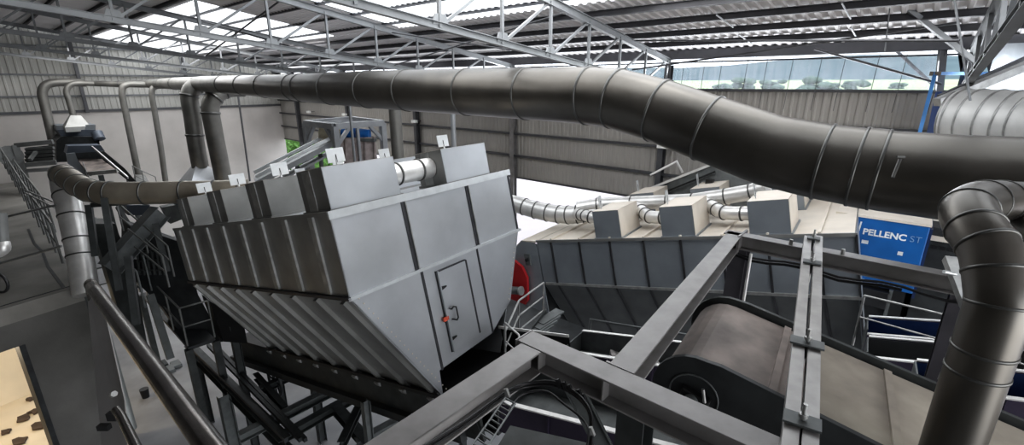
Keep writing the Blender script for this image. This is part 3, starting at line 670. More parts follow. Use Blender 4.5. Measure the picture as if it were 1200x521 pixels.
cheek(-.03, .02, 'side_cheek', 'frame'); cheek(-WB - .12, -WB - .07, 'side_cheek', 'dark', .36)
MB().tube([fc(hx, -WB - .13, -R), fc(hx, .03, -R)], .05, 14).build('shaft', 'framel', t)
bh = MB().box(fc, (hx - .14, hx + .1), (-WB - .2, -WB - .12), (-R - .11, -R + .07)).build('bearing_housing', 'black', t, bevel=.015)
MB().tube([fc(hx, -WB - .24, -R), fc(hx, -WB - .12, -R)], .06, 16).build('bearing_cap', 'framel', bh)
MB().tube([fc(hx - .1, -WB - .2, -R + .05), fc(hx - .05, -WB - .2, -R + .16)], .015, 8).build('take_up_screw', 'rib', t)
mb = MB()
for k in range(24):
    a = 2 * math.pi * k / 24; b_ = 2 * math.pi * (k + 1) / 24
mb.tube([fc(hx + .2 * math.cos(2 * math.pi * k / 24), -WB - .125, -R + .2 * math.sin(2 * math.pi * k / 24)) for k in range(24)], .008, 6, closed=True)
mb.build('round_cover_rim', 'framel', t)
MB().box(fc, (-5.5, hx - .25), (-WB - .13, -WB - .1), (-R - .12, -R - .02)).build('side_rail', 'beamd', t)
# flat lower-right skirt board
MB().prism([fc(-5.5, -.07, .006), fc(.02, -.07, .006), fc(.02, -WB - .04, .006), fc(-5.5, -WB - .04, .006)], Cz * .004).build('dust_layer', 'belt', t)
MB().beam(P(1104, 437, 4.15), P(1101, 445, 4.15), .03, .03).build('side_stop', 'rib', t)
MB().box(fc, (-4.5, -4.35), (-WB, -.1), (-3.0, -.62)).build('support_leg', 'frame', t)
MB().box(fc, (0.2, .35), (-.3, -.15), (-5.5, -.62)).build('support_leg', 'frame', t)

# ------------------------------------------------------------------ trough conveyors (L direction)
def trough(name, label, p0, length, w, h, m='purple', inside='framel', tilt=L):
    a = tilt; x = T
    fr = lambda i, j, k: p0 - a * i + x * j + Z * k
    t = thing(name, label, 'conveyor', fr(length / 2, w / 2, -h))
    MB().box(fr, (0, length), (0, .02), (-h, 0)).build('side_plate', m, t); MB().box(fr, (0, length), (w - .02, w), (-h, .12)).build('side_plate', m, t)
    MB().box(fr, (0, length), (.02, w - .02), (-.32, -.28)).build('belt', inside, t); MB().box(fr, (0, length), (w - .035, w - .021), (-.3, .1)).build('lining', inside, t)
    MB().box(fr, (0, length), (-.04, .03), (0, .02)).build('edge_strip', 'white', t); MB().box(fr, (0, length), (w - .03, w + .03), (.12, .14)).build('edge_strip', 'white', t)
    MB().box(fr, (-.02, 0), (-.02, w + .02), (-h, .1)).build('end_plate', 'framel', t)
    n = int(length / .8)
    for i in range(1, n + 1):
        MB().box(fr, (i * .8, i * .8 + .03), (-.03, 0), (-h, 0)).build('plate_rib', m, t)
    for i in (0.3, length - .5):
        MB().box(fr, (i, i + .12), (.1, .2), (-(p0.z - h * 0) , -h)).build('support_leg', 'frame', t)
    return t
tr = trough('trough_conveyor', 'open purple-sided trough conveyor with white edges seen between the two sloping beams', P(663, 411, 8.3), 4.2, .62, .42)
trough('trough_conveyor', 'purple-sided trough conveyor below the foreground beams at the bottom middle', P(585, 470, 6.3), 4.0, .8, .5)
trough('trough_conveyor', 'upper purple conveyor side with white edge left of the front elbow duct', P(1016, 391, 8.0), 4.5, .5, .32, inside='bluedk')
trough('trough_conveyor', 'lower purple conveyor side with white edge right of the beige-topped hood', P(1016, 418, 7.2), 4.5, .5, .35, inside='hood2d')
mb = MB()
for i in range(16):
    c = P(663, 411, 8.3) - L * (random.uniform(.8, 2.2)) + T * random.uniform(.15, .5) - Z * .25
    r = random.uniform(.05, .12); a = Vec((random.gauss(0, 1), random.gauss(0, 1), 0)).normalized() * r; b = Vec((-a.y, a.x, random.uniform(-.05, .05)))
    mb.hexa([c - a - b, c + a - b, c + a + b, c - a + b, c - a * .8 - b + Z * r, c + a * .7 - b + Z * r * .7, c + a + b + Z * r * .6, c - a + b * .8 + Z * r])
mb.build('waste_heap', 'sack', label='loose mixed waste lying in the open trough conveyor', cat='waste', kind='stuff')
trough('trough_conveyor', 'lowest purple conveyor side at the right edge behind the elbow duct', P(1075, 452, 6.0), 4.5, .5, .3, inside='bluedk')
# rails and platforms around hood 2
def railing(name, label, pts, h, m='raild', r=.022, mids=(.5,), group=None, foot=0):
    t = thing(name, label, 'railing', pts[0] - Z * h, group)
    MB().tube(pts, r, 8).build('top_rail', m, t)
    for k in mids: MB().tube([p - Z * h * k for p in pts], r * .85, 8).build('mid_rail', m, t)
    for i in range(len(pts) - 1):
        n = max(1, int(round((pts[i + 1] - pts[i]).length / 1.3)))
        for j in range(n + (1 if i == len(pts) - 2 else 0)):
            p = pts[i].lerp(pts[i + 1], j / n); MB().tube([p, p - Z * (h + foot)], r, 8).build('post', m, t)
    return t
railing('handrail', 'pale handrail in front of the blue machine at the right', [P(1013, 346, 8.2), P(1138, 376, 6.9), P(1215, 396, 6.2)], 1.0, 'rib', .02, (.42,))
railing('handrail', 'grey handrail below the hopper slope of the beige-topped hood', [P(690, 392, 9.3), P(692, 374, 9.3), P(770, 387, 8.6), P(850, 398, 7.9)], .9, 'framel', .022, (.5,))
railing('handrail', 'stair handrail with looped ends beside the red guard', [P(592, 388, 8.6), P(608, 352, 9.6), P(637, 331, 10.4)], 1.0, 'rib', .022, (.35, .7))
railing('handrail', 'short grey handrail just right of the silver hood corner', [P(592, 378, 7.9), P(608, 392, 7.5), P(610, 402, 7.4)], .7, 'rib', .018, (.5,))
t = thing('service_platform', 'dark service platform below the beige-topped hood', 'platform', B(4, 8.2, 4))
MB().box(B, (-1, 8.2), (7.0, 8.6), (4.3, 4.4)).build('deck', 'dark', t)
for u in (-.8, 3.5, 8): MB().box(B, (u, u + .15), (7.1, 7.25), (0, 4.3)).build('leg', 'frame', t)
t = thing('steel_staircase', 'dark steel staircase beside the red guard', 'stairs', P(640, 390, 9.5))
for i in range(8):
    c = P(612, 385, 9.2).lerp(P(645, 345, 10.4), i / 7) - Z * .55
    MB().box(lambda a, b, k: c + U * a + V * b + Z * k, (-.12, .12), (-.4, .4), (-.02, .02)).build('tread', 'framel', t)
MB().beam(P(600, 402, 9.2) - Z * .3, P(640, 352, 10.6) - Z * .3, .04, .2).build('stringer', 'frame', t)

mm = thing('dark_mass', 'added dark backing behind the stair handrail between the two hoods', 'machine', P(620, 400, 14.8))  # added dark mass that hides the bright ground in the gap
MB().prism([P(x, y, 14.8) for x, y in ((575, 300), (612, 300), (640, 318), (668, 345), (735, 408), (575, 412))], (V + U * .2) * .6).build('casing', 'dark', mm)
# ------------------------------------------------------------------ blue sorter and neighbour
c0 = P(1002, 253, 10.2)
fb = lambda a, b, c: c0 - U * a + V * b - Z * c
def au(x, y): return (c0 - onV(x, y, c0.dot(V))).dot(U)
BW = au(1090, 268)
t = thing('sorting_machine', 'blue optical sorting machine with white lettering behind the beam on the right', 'sorting machine', fb(.9, .8, 2.2))
MB().box(fb, (-.35, BW), (0, 1.6), (0, 1.5)).build('housing', 'blue', t, bevel=.02)
MB().box(fb, (-.35, BW + .02), (-.02, 1.62), (-.05, 0)).build('roof_plate', 'hoodtop', t)
MB().box(fb, (BW, BW + .05), (.03, 1.5), (.05, 1.6)).build('side_cabinet', 'bluedk', t)
MB().box(fb, (.1, BW - .1), (.05, 1.5), (1.5, 3.1)).build('lower_housing', 'black', t)
MB().box(fb, (.3, .9), (-.12, .05), (1.55, 1.95)).build('camera_box', 'black', t, bevel=.02)
MB().box(fb, (BW * .7, BW * .75), (-.05, .05), (1.5, 2.6)).build('leg', 'framel', t)
MB().box(fb, (.2, .28), (0.2, .3), (2.3, c0.z)).build('leg', 'frame', t)
MB().box(fb, (BW - .2, BW - .12), (0.2, .3), (2.3, c0.z)).build('leg', 'frame', t)
def lettering(txt, size, org, xd, zd, off, m, parent, name='lettering', bold=0.0):
    cu = bpy.data.curves.new('txt', 'FONT'); cu.body = txt; cu.size = size; cu.extrude = .003; cu.offset = bold
    ob = bpy.data.objects.new('tmp', cu); COL.objects.link(ob); bpy.context.view_layer.update()
    dg = bpy.context.evaluated_depsgraph_get(); me = bpy.data.meshes.new_from_object(ob.evaluated_get(dg))
    bpy.data.objects.remove(ob)
    mb = MB(); vs = [org + xd * v.co.x + zd * v.co.y + off * (v.co.z + .004) for v in me.vertices]
    mb.add(vs, [tuple(p.vertices) for p in me.polygons]); w = max(v.co.x for v in me.vertices); bpy.data.meshes.remove(me)
    mb.build(name, m, parent); return w
M['ltr'] = mat('letter_white', (.75, .78, .8), .5); M['ltr2'] = mat('letter_pale_blue', (.25, .42, .66), .5)
LX = au(1013, 262); LS = (au(1060, 270) - LX) / 4.15 * 1.14
w1 = lettering('PELLENC', LS, fb(LX, 0, .37), -U, Z, -V, 'ltr', t, bold=.006)
lettering('ST', LS, fb(LX + w1 + .05, 0, .37), -U, Z, -V, 'ltr2', t, bold=-.002)
for i, (c, mm) in enumerate((((.75, .30, .12), 0), ((.85, .65, .15), 1), ((.8, .8, .8), 2))):
    M['lg%d' % i] = mat('logo%d' % i, c, .5)
    MB().prism([fb(LX - .2 + i * .055, -.004, .38), fb(LX - .17 + i * .055, -.004, .38), fb(LX - .155 + i * .055, -.004, .22 - i * .06), fb(LX - .185 + i * .055, -.004, .22 - i * .06)], -V * .004).build('logo_stroke', 'lg%d' % i, t)
MB().box(fb, (LX + .02, LX + .14), (-.01, 0), (.50, .58)).build('sticker', 'ltr', t); MB().box(fb, (BW * .68, BW * .75), (-.01, 0), (.62, .70)).build('sticker', 'ltr', t)
for i in range(8): MB().box(fb, (BW * .3 + i * .09, BW * .3 + .04 + i * .09), (-.01, 0), (1.38, 1.42)).build('rivet_mark', 'ltr2', t)
t = thing('sorting_machine', 'dark machine with beige lid right of the blue sorting machine', 'sorting machine', fb(3, .8, 2.6))
fk = lambda a, b, c: P(1092, 259, 9.7) - U * a + V * b - Z * c
MB().box(fk, (0, 2.2), (0, 1.4), (.12, 3.2)).build('housing', 'dark', t, bevel=.01)
MB().box(fk, (-1.9, 2.2), (1.2, 1.3), (1.6, 4.6)).build('dark_backing', 'dark', t)  # added dark sheet, blocks bright glimpses of the outside below the blue machine
MB().prism([fk(-.02, -.03, .34), fk(2.2, -.03, .40), fk(2.2, 1.4, .0), fk(-.02, 1.4, -.05)], Z * .04).build('lid', 'hoodtop', t)
MB().box(fk, (-.02, 2.2), (-.04, -.01), (.32, .40)).build('lid_edge', 'hoodtop', t)
for i in range(14): MB().box(fk, (.1 + i * .13, .19 + i * .13), (-.012, 0), (.50, .58)).build('vent_slot', 'black', t)
MB().box(fk, (.3, .42), (.6, .72), (1.9, fk(0, 0, 0).z)).build('leg', 'frame', t)
MB().box(fk, (1.9, 2.02), (.6, .72), (1.9, fk(0, 0, 0).z)).build('leg', 'frame', t)

# ------------------------------------------------------------------ front elbow duct on the right
pv = P(1139, 450, 2.9)
def vz(z): return Vec((pv.x, pv.y, z))
el = bez([P(1330, 238, 4.2), P(1215, 237, 3.62), P(1182, 236, 3.45), P(1152, 236, 3.3), P(1135, 246, 3.12), P(1143, 268, 2.95), P(1162, 298, 2.82), vz(pv.z + .56)], 3)
el += [vz(pv.z + .42), vz(pv.z + .25), vz(pv.z), vz(pv.z - 1.5), vz(pv.z - 5.0)]
n0 = len(el)
duct('elbow_duct', 'segmented galvanised elbow duct dropping to the bottom edge at the right', el, [.152] * n0, 'duct', [4, 7, 9, 12, 15, 17, 19, 21, 22.99, 23.6], base=Vec((pv.x, pv.y, 2)), fl='flange', fh=.006, fw=.02)
# joint ring facing us on the main duct branch
rc = P(1128, 232, 4.9)
lb_ = P(1195, 262, 4.3); 
MB().tube([P(1160, 246, 3.7), P(1225, 275, 3.2)], .09, 16).build('side_pipe', 'ductdim', label='tapered grey side pipe at the right edge behind the elbow duct', cat='pipe')
MB().beam(P(1180, 420, 3.9), P(1215, 350, 4.2), .12, .12).build('steel_post', 'frame', label='dark slanted steel post at the right edge behind the elbow duct', cat='post')

# ------------------------------------------------------------------ tensioned white ribbed duct and blue frame at right
wd = [onV(1108, 138, 12.4), onV(1125, 139, 12.3), onV(1165, 142, 12.0), onV(1210, 146, 11.7), onV(1300, 150, 11.0)]
wr_ = [.30, .50, .56, .58, .6]
wp = bez(wd, 4); wp.append(wp[-1] + (wp[-1] - wp[-2]).normalized() * 9); wrr = [.34, .43, .50, .53] + [.54] * (len(wp) - 4)
M['fabric'] = mat('white_duct_sheet', (.62, .62, .61), .5, .3, .08, 3)
duct('ribbed_duct', 'big pale ribbed duct lying behind the blue tube frame at the right edge', wp, wrr, 'fabric', [2, 4, 6, 8, 10, 12, 14, 16], fl='rib', fh=.015, base=wp[6] - Z * .55)
t = thing('tube_frame', 'light blue square-tube frame standing before the ribbed duct', 'frame', P(1080, 160, 10.5))
MB().beam(P(1096, 86, 10.5), P(1076, 162, 10.5), .07, .07).build('post', 'bluetube', t)
MB().beam(P(1093, 86, 10.5), P(1215, 86, 11), .07, .07).build('top_bar', 'bluetube', t)
MB().box(lambda a, b, c: P(1096, 86, 10.5) + U * a + V * b + Z * c, (-.1, .1), (-.05, .05), (-.05, .04)).build('corner_cap', 'belt', t)
MB().prism([P(1100, 90, 11), P(1117, 160, 11), P(1085, 160, 11)], V * .05).build('side_panel', 'bluedk', t)
for i, (x0, y0, x1, y1, d, w, m, lb) in enumerate([(1098, 120, 1215, 72, 9.5, .16, 'rib', 'pale inclined lattice beam above the ribbed duct'), (1100, 113, 1215, 62, 9.8, .07, 'trussd', 'dark inclined bar above the pale lattice beam'),
        (1056, 4, 1150, 78, 9.5, .09, 'truss', 'steel brace slanting down from the roof toward the blue tube frame'), (1049, 58, 1092, 98, 12.5, .06, 'trussd', 'short dark brace left of the blue tube frame')]):
    MB().beam(P(x0, y0, d), P(x1, y1, d), w, w).build('inclined_beam' if i < 2 else 'roof_brace', m, label=lb, cat='beam' if i < 2 else 'brace')
for i, (x0, y0, x1, y1) in enumerate([(1105, 50, 1100, 108), (1127, 48, 1133, 100), (1152, 30, 1163, 84), (1190, 5, 1165, 84), (1190, 5, 1205, 70), (1150, 45, 1135, 100)]):
    MB().chan(P(x0, y0 + 7, 11.0), P(x1, y1, 11.0), .14, .12, .015, side=(-1) ** i).build('web_post', 'truss' if i in (3, 4, 5) else 'trussd', label=['dark web post directly above the blue frame post', 'second dark web post above the blue tube frame', 'third web post, upright, above the blue tube bar', 'pale slanting web post meeting the third one at its foot', 'pale web post at the right edge under the roof', 'pale slanting web post between the second and third'][i], cat='truss post', group='web posts at the right edge')

# ------------------------------------------------------------------ portal frame with drum, far middle
fo = P(400, 190, 19)
fp = lambda x, y, d=19: P(x, y, d)
t = thing('portal_frame', 'grey steel portal frame standing behind the silver hood', 'frame', P(400, 215, 19))
tops = [(358, 144), (392, 148), (448, 144), (412, 139)]; dd4 = [19, 17.5, 19, 20.5]
tp = [P(x, y, d) for (x, y), d in zip(tops, dd4)]
for i in range(4):
    MB().beam(tp[i], tp[(i + 1) % 4], .22, .22).build('top_beam', 'truss', t)
    MB().beam(tp[i], Vec((tp[i].x, tp[i].y, tp[i].z - 3.2)), .22, .22, up=V).build('post', 'truss', t)
for i, j in ((0, 1), (1, 0), (1, 2), (2, 1)):
    a = tp[i].lerp(tp[j], .32); MB().beam(a, tp[i] - Z * .75, .13, .13).build('corner_brace', 'truss', t)
MB().beam(tp[0] - Z * 2.2, tp[1] - Z * 2.2, .12, .12).build('lower_beam', 'truss', t); MB().beam(tp[1] - Z * 2.2, tp[2] - Z * 2.2, .12, .12).build('lower_beam', 'truss', t)
m1 = tp[1].lerp(tp[2], .45); MB().beam(m1, m1 - Z * 2.3, .1, .1, up=V).build('centre_post', 'truss', t)
for f in (.3, .6): MB().beam(tp[0].lerp(tp[1], f), tp[3].lerp(tp[2], f), .1, .1).build('cross_beam', 'truss', t)
dr = thing('belt_drum', 'ivory drum hanging under the portal frame', 'drum', P(380, 160, 18.8))
MB().tube([P(374, 153, 18.6), P(402, 157, 18.9)], .30, 18).build('shell', 'ivory', dr)
bm_ = thing('drive_unit', 'blue drive motor under the portal frame', 'motor', P(420, 157, 18.8))
MB().tube([P(402, 156, 18.8), P(418, 157, 18.8)], .26, 14).tube([P(421, 157, 18.7), P(433, 158, 18.7)], .22, 14).build('motor_body', 'blue', bm_)
MB().beam(P(398, 162, 18.6), P(440, 164, 18.6), .3, .12).build('base_plate', 'framel', bm_)
# hanging dusty cloths
mb = MB(); n = 26
a, b = P(398, 162, 18.3), P(441, 160, 18.6)
rows = []
for j in range(6):
    for i in range(n + 1):
        f = i / n; p = a.lerp(b, f) - Z * (j / 5 * 1.75 * (1 - .15 * math.sin(f * 6))) + V * .14 * math.sin(f * 24 + j * .3) * (.4 + j * .15); rows.append(p)
mb.add(rows, [(j * (n + 1) + i, j * (n + 1) + i + 1, (j + 1) * (n + 1) + i + 1, (j + 1) * (n + 1) + i) for j in range(5) for i in range(n)], True)
mb.build('dust_curtain', 'cloth', label='dusty draped curtain hanging under the portal frame', cat='curtain')
# inclined conveyor from lower left up to the frame
t = thing('inclined_conveyor', 'pale inclined conveyor climbing to the portal frame in the background', 'conveyor', P(310, 225, 18))
a, b = P(300, 213, 17.5), P(392, 165, 18.6)
MB().beam(a, b, .8, .2).build('belt_body', 'truss', t)
for o, m in ((-.5, 'tag'), (.5, 'tag')):
    x = (b - a).cross(Z).normalized() * o; MB().beam(a + x + Z * .28, b + x + Z * .28, .1, .12).build('side_rail', m, t)
MB().beam(a - Z * .35, b - Z * .35, .7, .08).build('return_rail', 'truss', t)
for k in (.2, .5, .8):
    c = a.lerp(b, k); MB().beam(c - Z * .2, Vec((c.x, c.y, 0)), .12, .12, up=V).build('support_leg', 'framel', t)
# tall round pipes in the back
for x, d, r, y0, y1, lb in [(468, 15.5, .20, 122, 205, 'thick grey vertical pipe behind the silver hood between its vent boxes'), (532, 15.5, .085, 122, 175, 'thin pale vertical pipe behind the right vent box of the silver hood'), (413, 17, .05, 122, 160, 'thin pale hanging pipe above the portal frame')]:
    tpp = P(x, y0, d); bt = P(x, y1, d)
    duct('vertical_pipe', lb, [Vec((bt.x, bt.y, tpp.z + .1)), Vec((bt.x, bt.y, bt.z + .3)), Vec((bt.x, bt.y, bt.z - 2.0))], [r, r, r], 'truss' if r < .19 else 'ductdim', [1] if r > .1 else [], cat='pipe', seg=16, base=Vec((bt.x, bt.y, bt.z - 2)))
for x, y, lb in ((404, 134, 'small white floodlight on the far wall above the portal frame'), (486, 142, 'small white floodlight on the far wall column right of the thick pipe'), (362, 131, 'small white floodlight on the far wall near the left corner'), (777, 171, 'small white floodlight on the far wall column under the large duct')):
    p = onV(x, y, PV - .5); t = thing('floodlight', lb, 'floodlight', p, 'floodlights on the far wall')
    MB().box(lambda a, b, c: p + U * a + V * b + Z * c, (-.18, .18), (-.1, .05), (-.07, .07)).build('lamp_head', 'lamp', t); MB().beam(p + V * .05, p + V * .4, .04, .04).build('arm', 'trussd', t)

# ------------------------------------------------------------------ far sorting machine at the left end
t = thing('sorting_machine', 'dark grey far sorting machine under the small pyramid hood at the left wall', 'sorting machine', P(95, 215, 27))
M['slate'] = mat('slate_blue_grey', (.085, .10, .125), .45, .2, .1, 2)
d_ = 23.5
def q4(mb, pts, d, vec): return mb.prism([P(x, y, d) for x, y in pts], vec)
q4(MB(), [(67, 152), (112, 152), (116, 160), (72, 160)], d_ + .2, U * 1.5).build('hood_cap', 'slate', t)
q4(MB(), [(66, 147), (112, 146), (112, 153), (67, 153)], d_ + .3, U * 1.6).build('hood_cap', 'hood2', t)
q4(MB(), [(72, 160), (116, 160), (117, 172), (122, 188), (66, 190), (66, 165)], d_, U * 2.5).build('housing', 'dark', t)
q4(MB(), [(80, 171), (118, 170), (123, 177), (78, 180)], d_ - 1.0, U * 1.0).build('front_cover', 'slate', t)
q4(MB(), [(78, 180), (88, 179), (92, 190), (108, 206), (100, 206), (80, 192)], d_ - 1.1, U * .3).build('side_plate', 'hood2', t)
q4(MB(), [(116, 178), (122, 177), (146, 197), (160, 213), (152, 213), (138, 202), (122, 188)], d_ - 1.3, U * .3).build('side_plate', 'dark', t)
a, b = P(104, 190, d_ - .6), P(130, 204, d_ - 3.0)
MB().prism([P(90, 186, d_ - .6), P(119, 186, d_ - .6), P(138, 200, d_ - 2.4), P(104, 203, d_ - 2.4)], Z * -.1).build('belt', 'rubber', t)
MB().beam(P(104, 203, d_ - 2.5), P(138, 200, d_ - 2.5), .15, .15).build('cross_bar', 'rib', t)
MB().tube([P(113, 155, d_), P(117, 163, d_)], .25, 10).build('drive_motor', 'slate', t)
MB().beam(P(108, 172, d_ - 1.2), P(150, 208, d_ - 3.2), .05, .1).build('kick_plate', 'rib', t)
for x in (75, 118, 150):
    p = P(x, 205, d_); MB().beam(Vec((p.x, p.y, 0)), p, .2, .2, up=V).build('leg', 'frame', t)
# frame work left of it
t = thing('louvre_rack', 'pale steel frame with louvred panel left of the far sorting machine', 'frame', P(45, 215, 26))
for x0, y0, x1, y1, w in [(18, 170, 30, 208, .25), (18, 170, 62, 166, .2), (30, 193, 66, 190, .2), (35, 187, 42, 178, .12), (30, 200, 62, 198, .15)]:
    MB().beam(P(x0, y0, 21.5), P(x1, y1, 22), w, w).build('frame_bar', 'zinc', t)
q4(MB(), [(30, 173), (62, 170), (64, 190), (31, 191)], 22.4, U * .1).build('louvre_panel', 'frame', t)
for i in range(4): MB().beam(P(30, 175 + i * 4.2, 22.3), P(63, 173 + i * 4.2, 22.3), .1, .12).build('louvre_blade', 'zinc', t)
p = P(28, 208, 21.5); MB().beam(p, Vec((p.x, p.y, 3)), .2, .2, up=V).build('leg', 'zinc', t)
t = thing('round_fan', 'dark round fan housing at the far left behind the handrails', 'fan', P(13, 180, 26))
MB().tube([P(12, 182, 21.5), P(13, 182, 22.2)], .42, 18).build('housing', 'dark', t); MB().tube([P(12, 182, 21.4), P(12, 182, 21.5)], .45, 18).build('rim', 'zinc', t)
# far handrails at left
railing('handrail', 'far left handrail descending beside the dull concrete ledge', [P(-5, 165, 22), P(14, 195, 18), P(35, 228, 15), P(60, 262, 12)], 1.1, 'zinc', .03, (.5,))
railing('handrail', 'second far left handrail just right of the descending one', [P(4, 172, 24), P(30, 206, 19), P(55, 238, 15)], 1.0, 'zinc', .03, (.5,))
railing('handrail', 'small handrail on the far conveyor behind the curved dusty duct', [P(97, 190, 22), P(103, 204, 21), P(110, 218, 20)], .9, 'zinc', .02, (.5,))
railing('handrail', 'small pale handrail beside the cone hood on the far conveyor', [P(155, 194, 24), P(166, 200, 23.5), P(182, 207, 23)], 1.0, 'zinc', .02, (.5,))
for x0, y0, x1, y1, d, lb in [(28, 222, 62, 236, 14, 'bright thin rod behind the far left handrails'), (30, 226, 64, 243, 14, 'second bright thin rod behind the far left handrails'), (0, 257, 66, 240, 11, 'long horizontal bar across the dull concrete ledge at the left'), (0, 310, 72, 288, 9.0, 'lower horizontal bar across the dull concrete ledge at the left')]:
    MB().tube([P(x0 - (6 if x0 == 0 else 0), y0, d), P(x1, y1, d)], .025, 8).build('steel_rod', 'zinc' if x0 == 0 else 'rib', label=lb, cat='rod')

# ------------------------------------------------------------------ concrete ledge at left with opening
ZL = 5.0; uE = 15.9
edge_r = B(uE, -.32, ZL)
er = onZ(95, 335, ZL); el_ = onZ(0, 363, ZL)
vdir = (er - el_).normalized(); ndir = Vec((vdir.y, -vdir.x, 0))
if ndir.dot(er) > 0: ndir = -ndir        # toward viewer
fl = lambda a, b, c: er - vdir * a - ndir * b + Z * (c - ZL)
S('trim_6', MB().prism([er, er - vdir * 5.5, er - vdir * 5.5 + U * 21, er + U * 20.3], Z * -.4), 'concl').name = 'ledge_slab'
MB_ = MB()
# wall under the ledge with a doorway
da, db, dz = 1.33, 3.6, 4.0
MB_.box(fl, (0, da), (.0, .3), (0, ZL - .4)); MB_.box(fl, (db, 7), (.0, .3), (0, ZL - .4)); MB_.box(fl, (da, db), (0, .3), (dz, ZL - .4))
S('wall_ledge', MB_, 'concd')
MB().box(fl, (-.25, 0), (0, .3), (0, ZL)).build('steel_column', 'frame', label='dark upright at the right end of the dull concrete wall', cat='column')
S('floor_room', MB().box(fl, (0, 7), (.3, 8), (.0, .04)), 'cream')
S('wall_room', MB().box(fl, (0, 7), (5.5, 5.7), (0, ZL - .4)), 'cream')
MB().box(fl, (da - .04, da + .07), (-.02, .32), (0, dz)).build('door_frame', 'dark', label='dark door jamb of the bright opening at the lower left', cat='door frame')
for i, (x, y, s) in enumerate([(17, 429, .16), (27, 436, .10), (31, 452, .10), (28, 490, .2), (41, 482, .15), (44, 500, .22), (24, 517, .2), (8, 506, .12), (36, 468, .1)]):
    c = onZ(x, y, .06); mb = MB(); vs = []
    for k in range(9):
        an = 2 * math.pi * k / 9; rr = s * random.uniform(.5, 1.2); vs.append(c + vdir * rr * math.cos(an) + ndir * rr * 1.3 * math.sin(an))
    mb.prism(vs, Z * random.uniform(.03, .09)); mb.build('scrap_piece', 'bark', label='dark scrap piece lying on the bright floor behind the lower left opening', cat='scrap', group='scraps behind the lower left opening')
# cracks as thin steel-dark conduit strips
mb = MB()
cr = [(33, 268), (40, 285), (50, 295), (56, 312), (66, 325), (75, 337)]
for (a, b), (c, d) in zip(cr[:-1], cr[1:]): mb.beam(onZ(a, b, ZL + .004), onZ(c, d, ZL + .004), .07, .008)
mb.build('floor_crack', 'dark', label='dark ragged crack running across the dull concrete ledge', cat='crack')
MB().box(fl, (0, 7), (.22, .26), (ZL, ZL + .01)).build('joint_strip', 'dark', label='dark joint line along the edge of the dull concrete ledge', cat='joint')
t = thing('grey_pipe', 'short grey pipe ending in a shiny elbow at the left edge', 'pipe', P(4, 295, 8))
MB().tube([P(0, 250, 8), P(3, 285, 8)], .09, 16).build('pipe_run', 'zinc', t); MB().tube(bez([P(3, 284, 8), P(4, 291, 8), P(-3, 296, 8)], 4), .095, 16).build('elbow', 'ductlite', t)
t = thing('hose_ring', 'dark round hose loop hanging at the left edge', 'hose', P(0, 345, 7))
MB().tube([P(-2, 331, 6.6) + (ray(8, 331) - ray(0, 331)).normalized() * .13 * math.cos(k / 20 * 2 * math.pi) + Z * .15 * math.sin(k / 20 * 2 * math.pi) for k in range(20)], .02, 8, closed=True).build('loop', 'black', t)

# ------------------------------------------------------------------ near handrail of our walkway
rp = [P(262, 548, .84), P(245, 521, .90)]
n1 = P(245, 521, .90); f1 = P(110, 338, 1.93); zt_ = (n1.z + f1.z) / 2
dirr = (f1 - n1); dirr.z *= 0.9
t = thing('walkway_railing', 'thick shiny tubular handrail close to the camera at the lower left', 'railing', f1 - Z * 1.1)
MB().tube(bez([n1 - dirr * .6, n1, f1 - dirr.normalized() * .05, f1 + dirr.normalized() * .04 - Z * .005, f1 + dirr.normalized() * .085 - Z * .05, f1 + dirr.normalized() * .09 - Z * .12], 6), .024, 20).build('top_rail', 'rail', t)
pe = f1 + dirr.normalized() * .09
MB().tube([pe - Z * .12, pe - Z * .75], .02, 14).build('end_post', 'raild', t)
fp_ = lambda a, b, c: P(118, 350, 1.98) + Vec(dirr).normalized() * a + Vec((dirr.y, -dirr.x, 0)).normalized() * b + Z * c
MB().prism([P(102, 345, 2.0), P(118, 345, 1.95), P(146, 470, 1.75), P(150, 530, 1.7), P(120, 530, 1.75)], Vec((0, .006, 0))).build('side_plate', 'beam', t)
MB().tube([P(132, 462, 1.72), P(134, 461, 1.68)], .011, 6).build('bolt', 'rib', t)
MB().tube([P(136, 480, 1.62), P(142, 487, 1.58), P(170, 545, 1.3)], .014, 14).build('lower_rail', 'rail', t)
MB().box(lambda a, b, c: P(131, 487, 1.66) + Vec((a, b, c)), (-.012, .02), (-.01, .01), (-.015, .015)).build('clamp', 'black', t)
MB().box(lambda a, b, c: P(122, 500, 1.72) + Vec((a, b, c)), (-.02, .02), (-.01, .01), (-.01, .01)).build('lug', 'black', t)

# ------------------------------------------------------------------ mid-left stairs, platforms, rails
pl = thing('stair_platform', 'dark steel platform with stairs left of the silver hood', 'platform', onZ(200, 400, 3.4))
pa, pb = onZ(155, 306, 4.7), onZ(210, 361, 4.7)
pc = onZ(243, 352, 4.7)
w_ = (pc - pb)
MB().prism([q - Z * 1.1 for q in (pa, pb, pc, pa + w_)], Z * -.08).build('deck', 'dark', pl)
for q in (pa, pb, pc): MB().beam(q - Z * 1.15, Vec((q.x, q.y, 0)), .16, .16, up=V).build('leg', 'frame', pl)
railing('handrail', 'dark handrail around the platform between the near railing and the silver hood', [pa + w_ * .1, pa, pb, pc], 1.05, 'zinc', .024, (.5,))
for k, (x0, y0, x1, y1, z) in enumerate([(98, 318, 150, 306, 4.9), (100, 262, 160, 318, 5.5), (112, 255, 168, 300, 5.6)]):
    a = onZ(x0, y0, z); b = onZ(x1, y1, z)
    railing('handrail', ['short dark handrail in front of the shiny vertical duct', 'dark handrail descending right of the shiny vertical duct', 'second dark handrail right of the shiny vertical duct'][k], [a, b], 1.0, 'raild', .024, (.5,))
MB().ibeam(P(188, 248, 12), P(128, 315, 11), .3, .42, .02).build('inclined_beam', 'framel', label='grey inclined conveyor beam below the dusty curved duct', cat='beam')
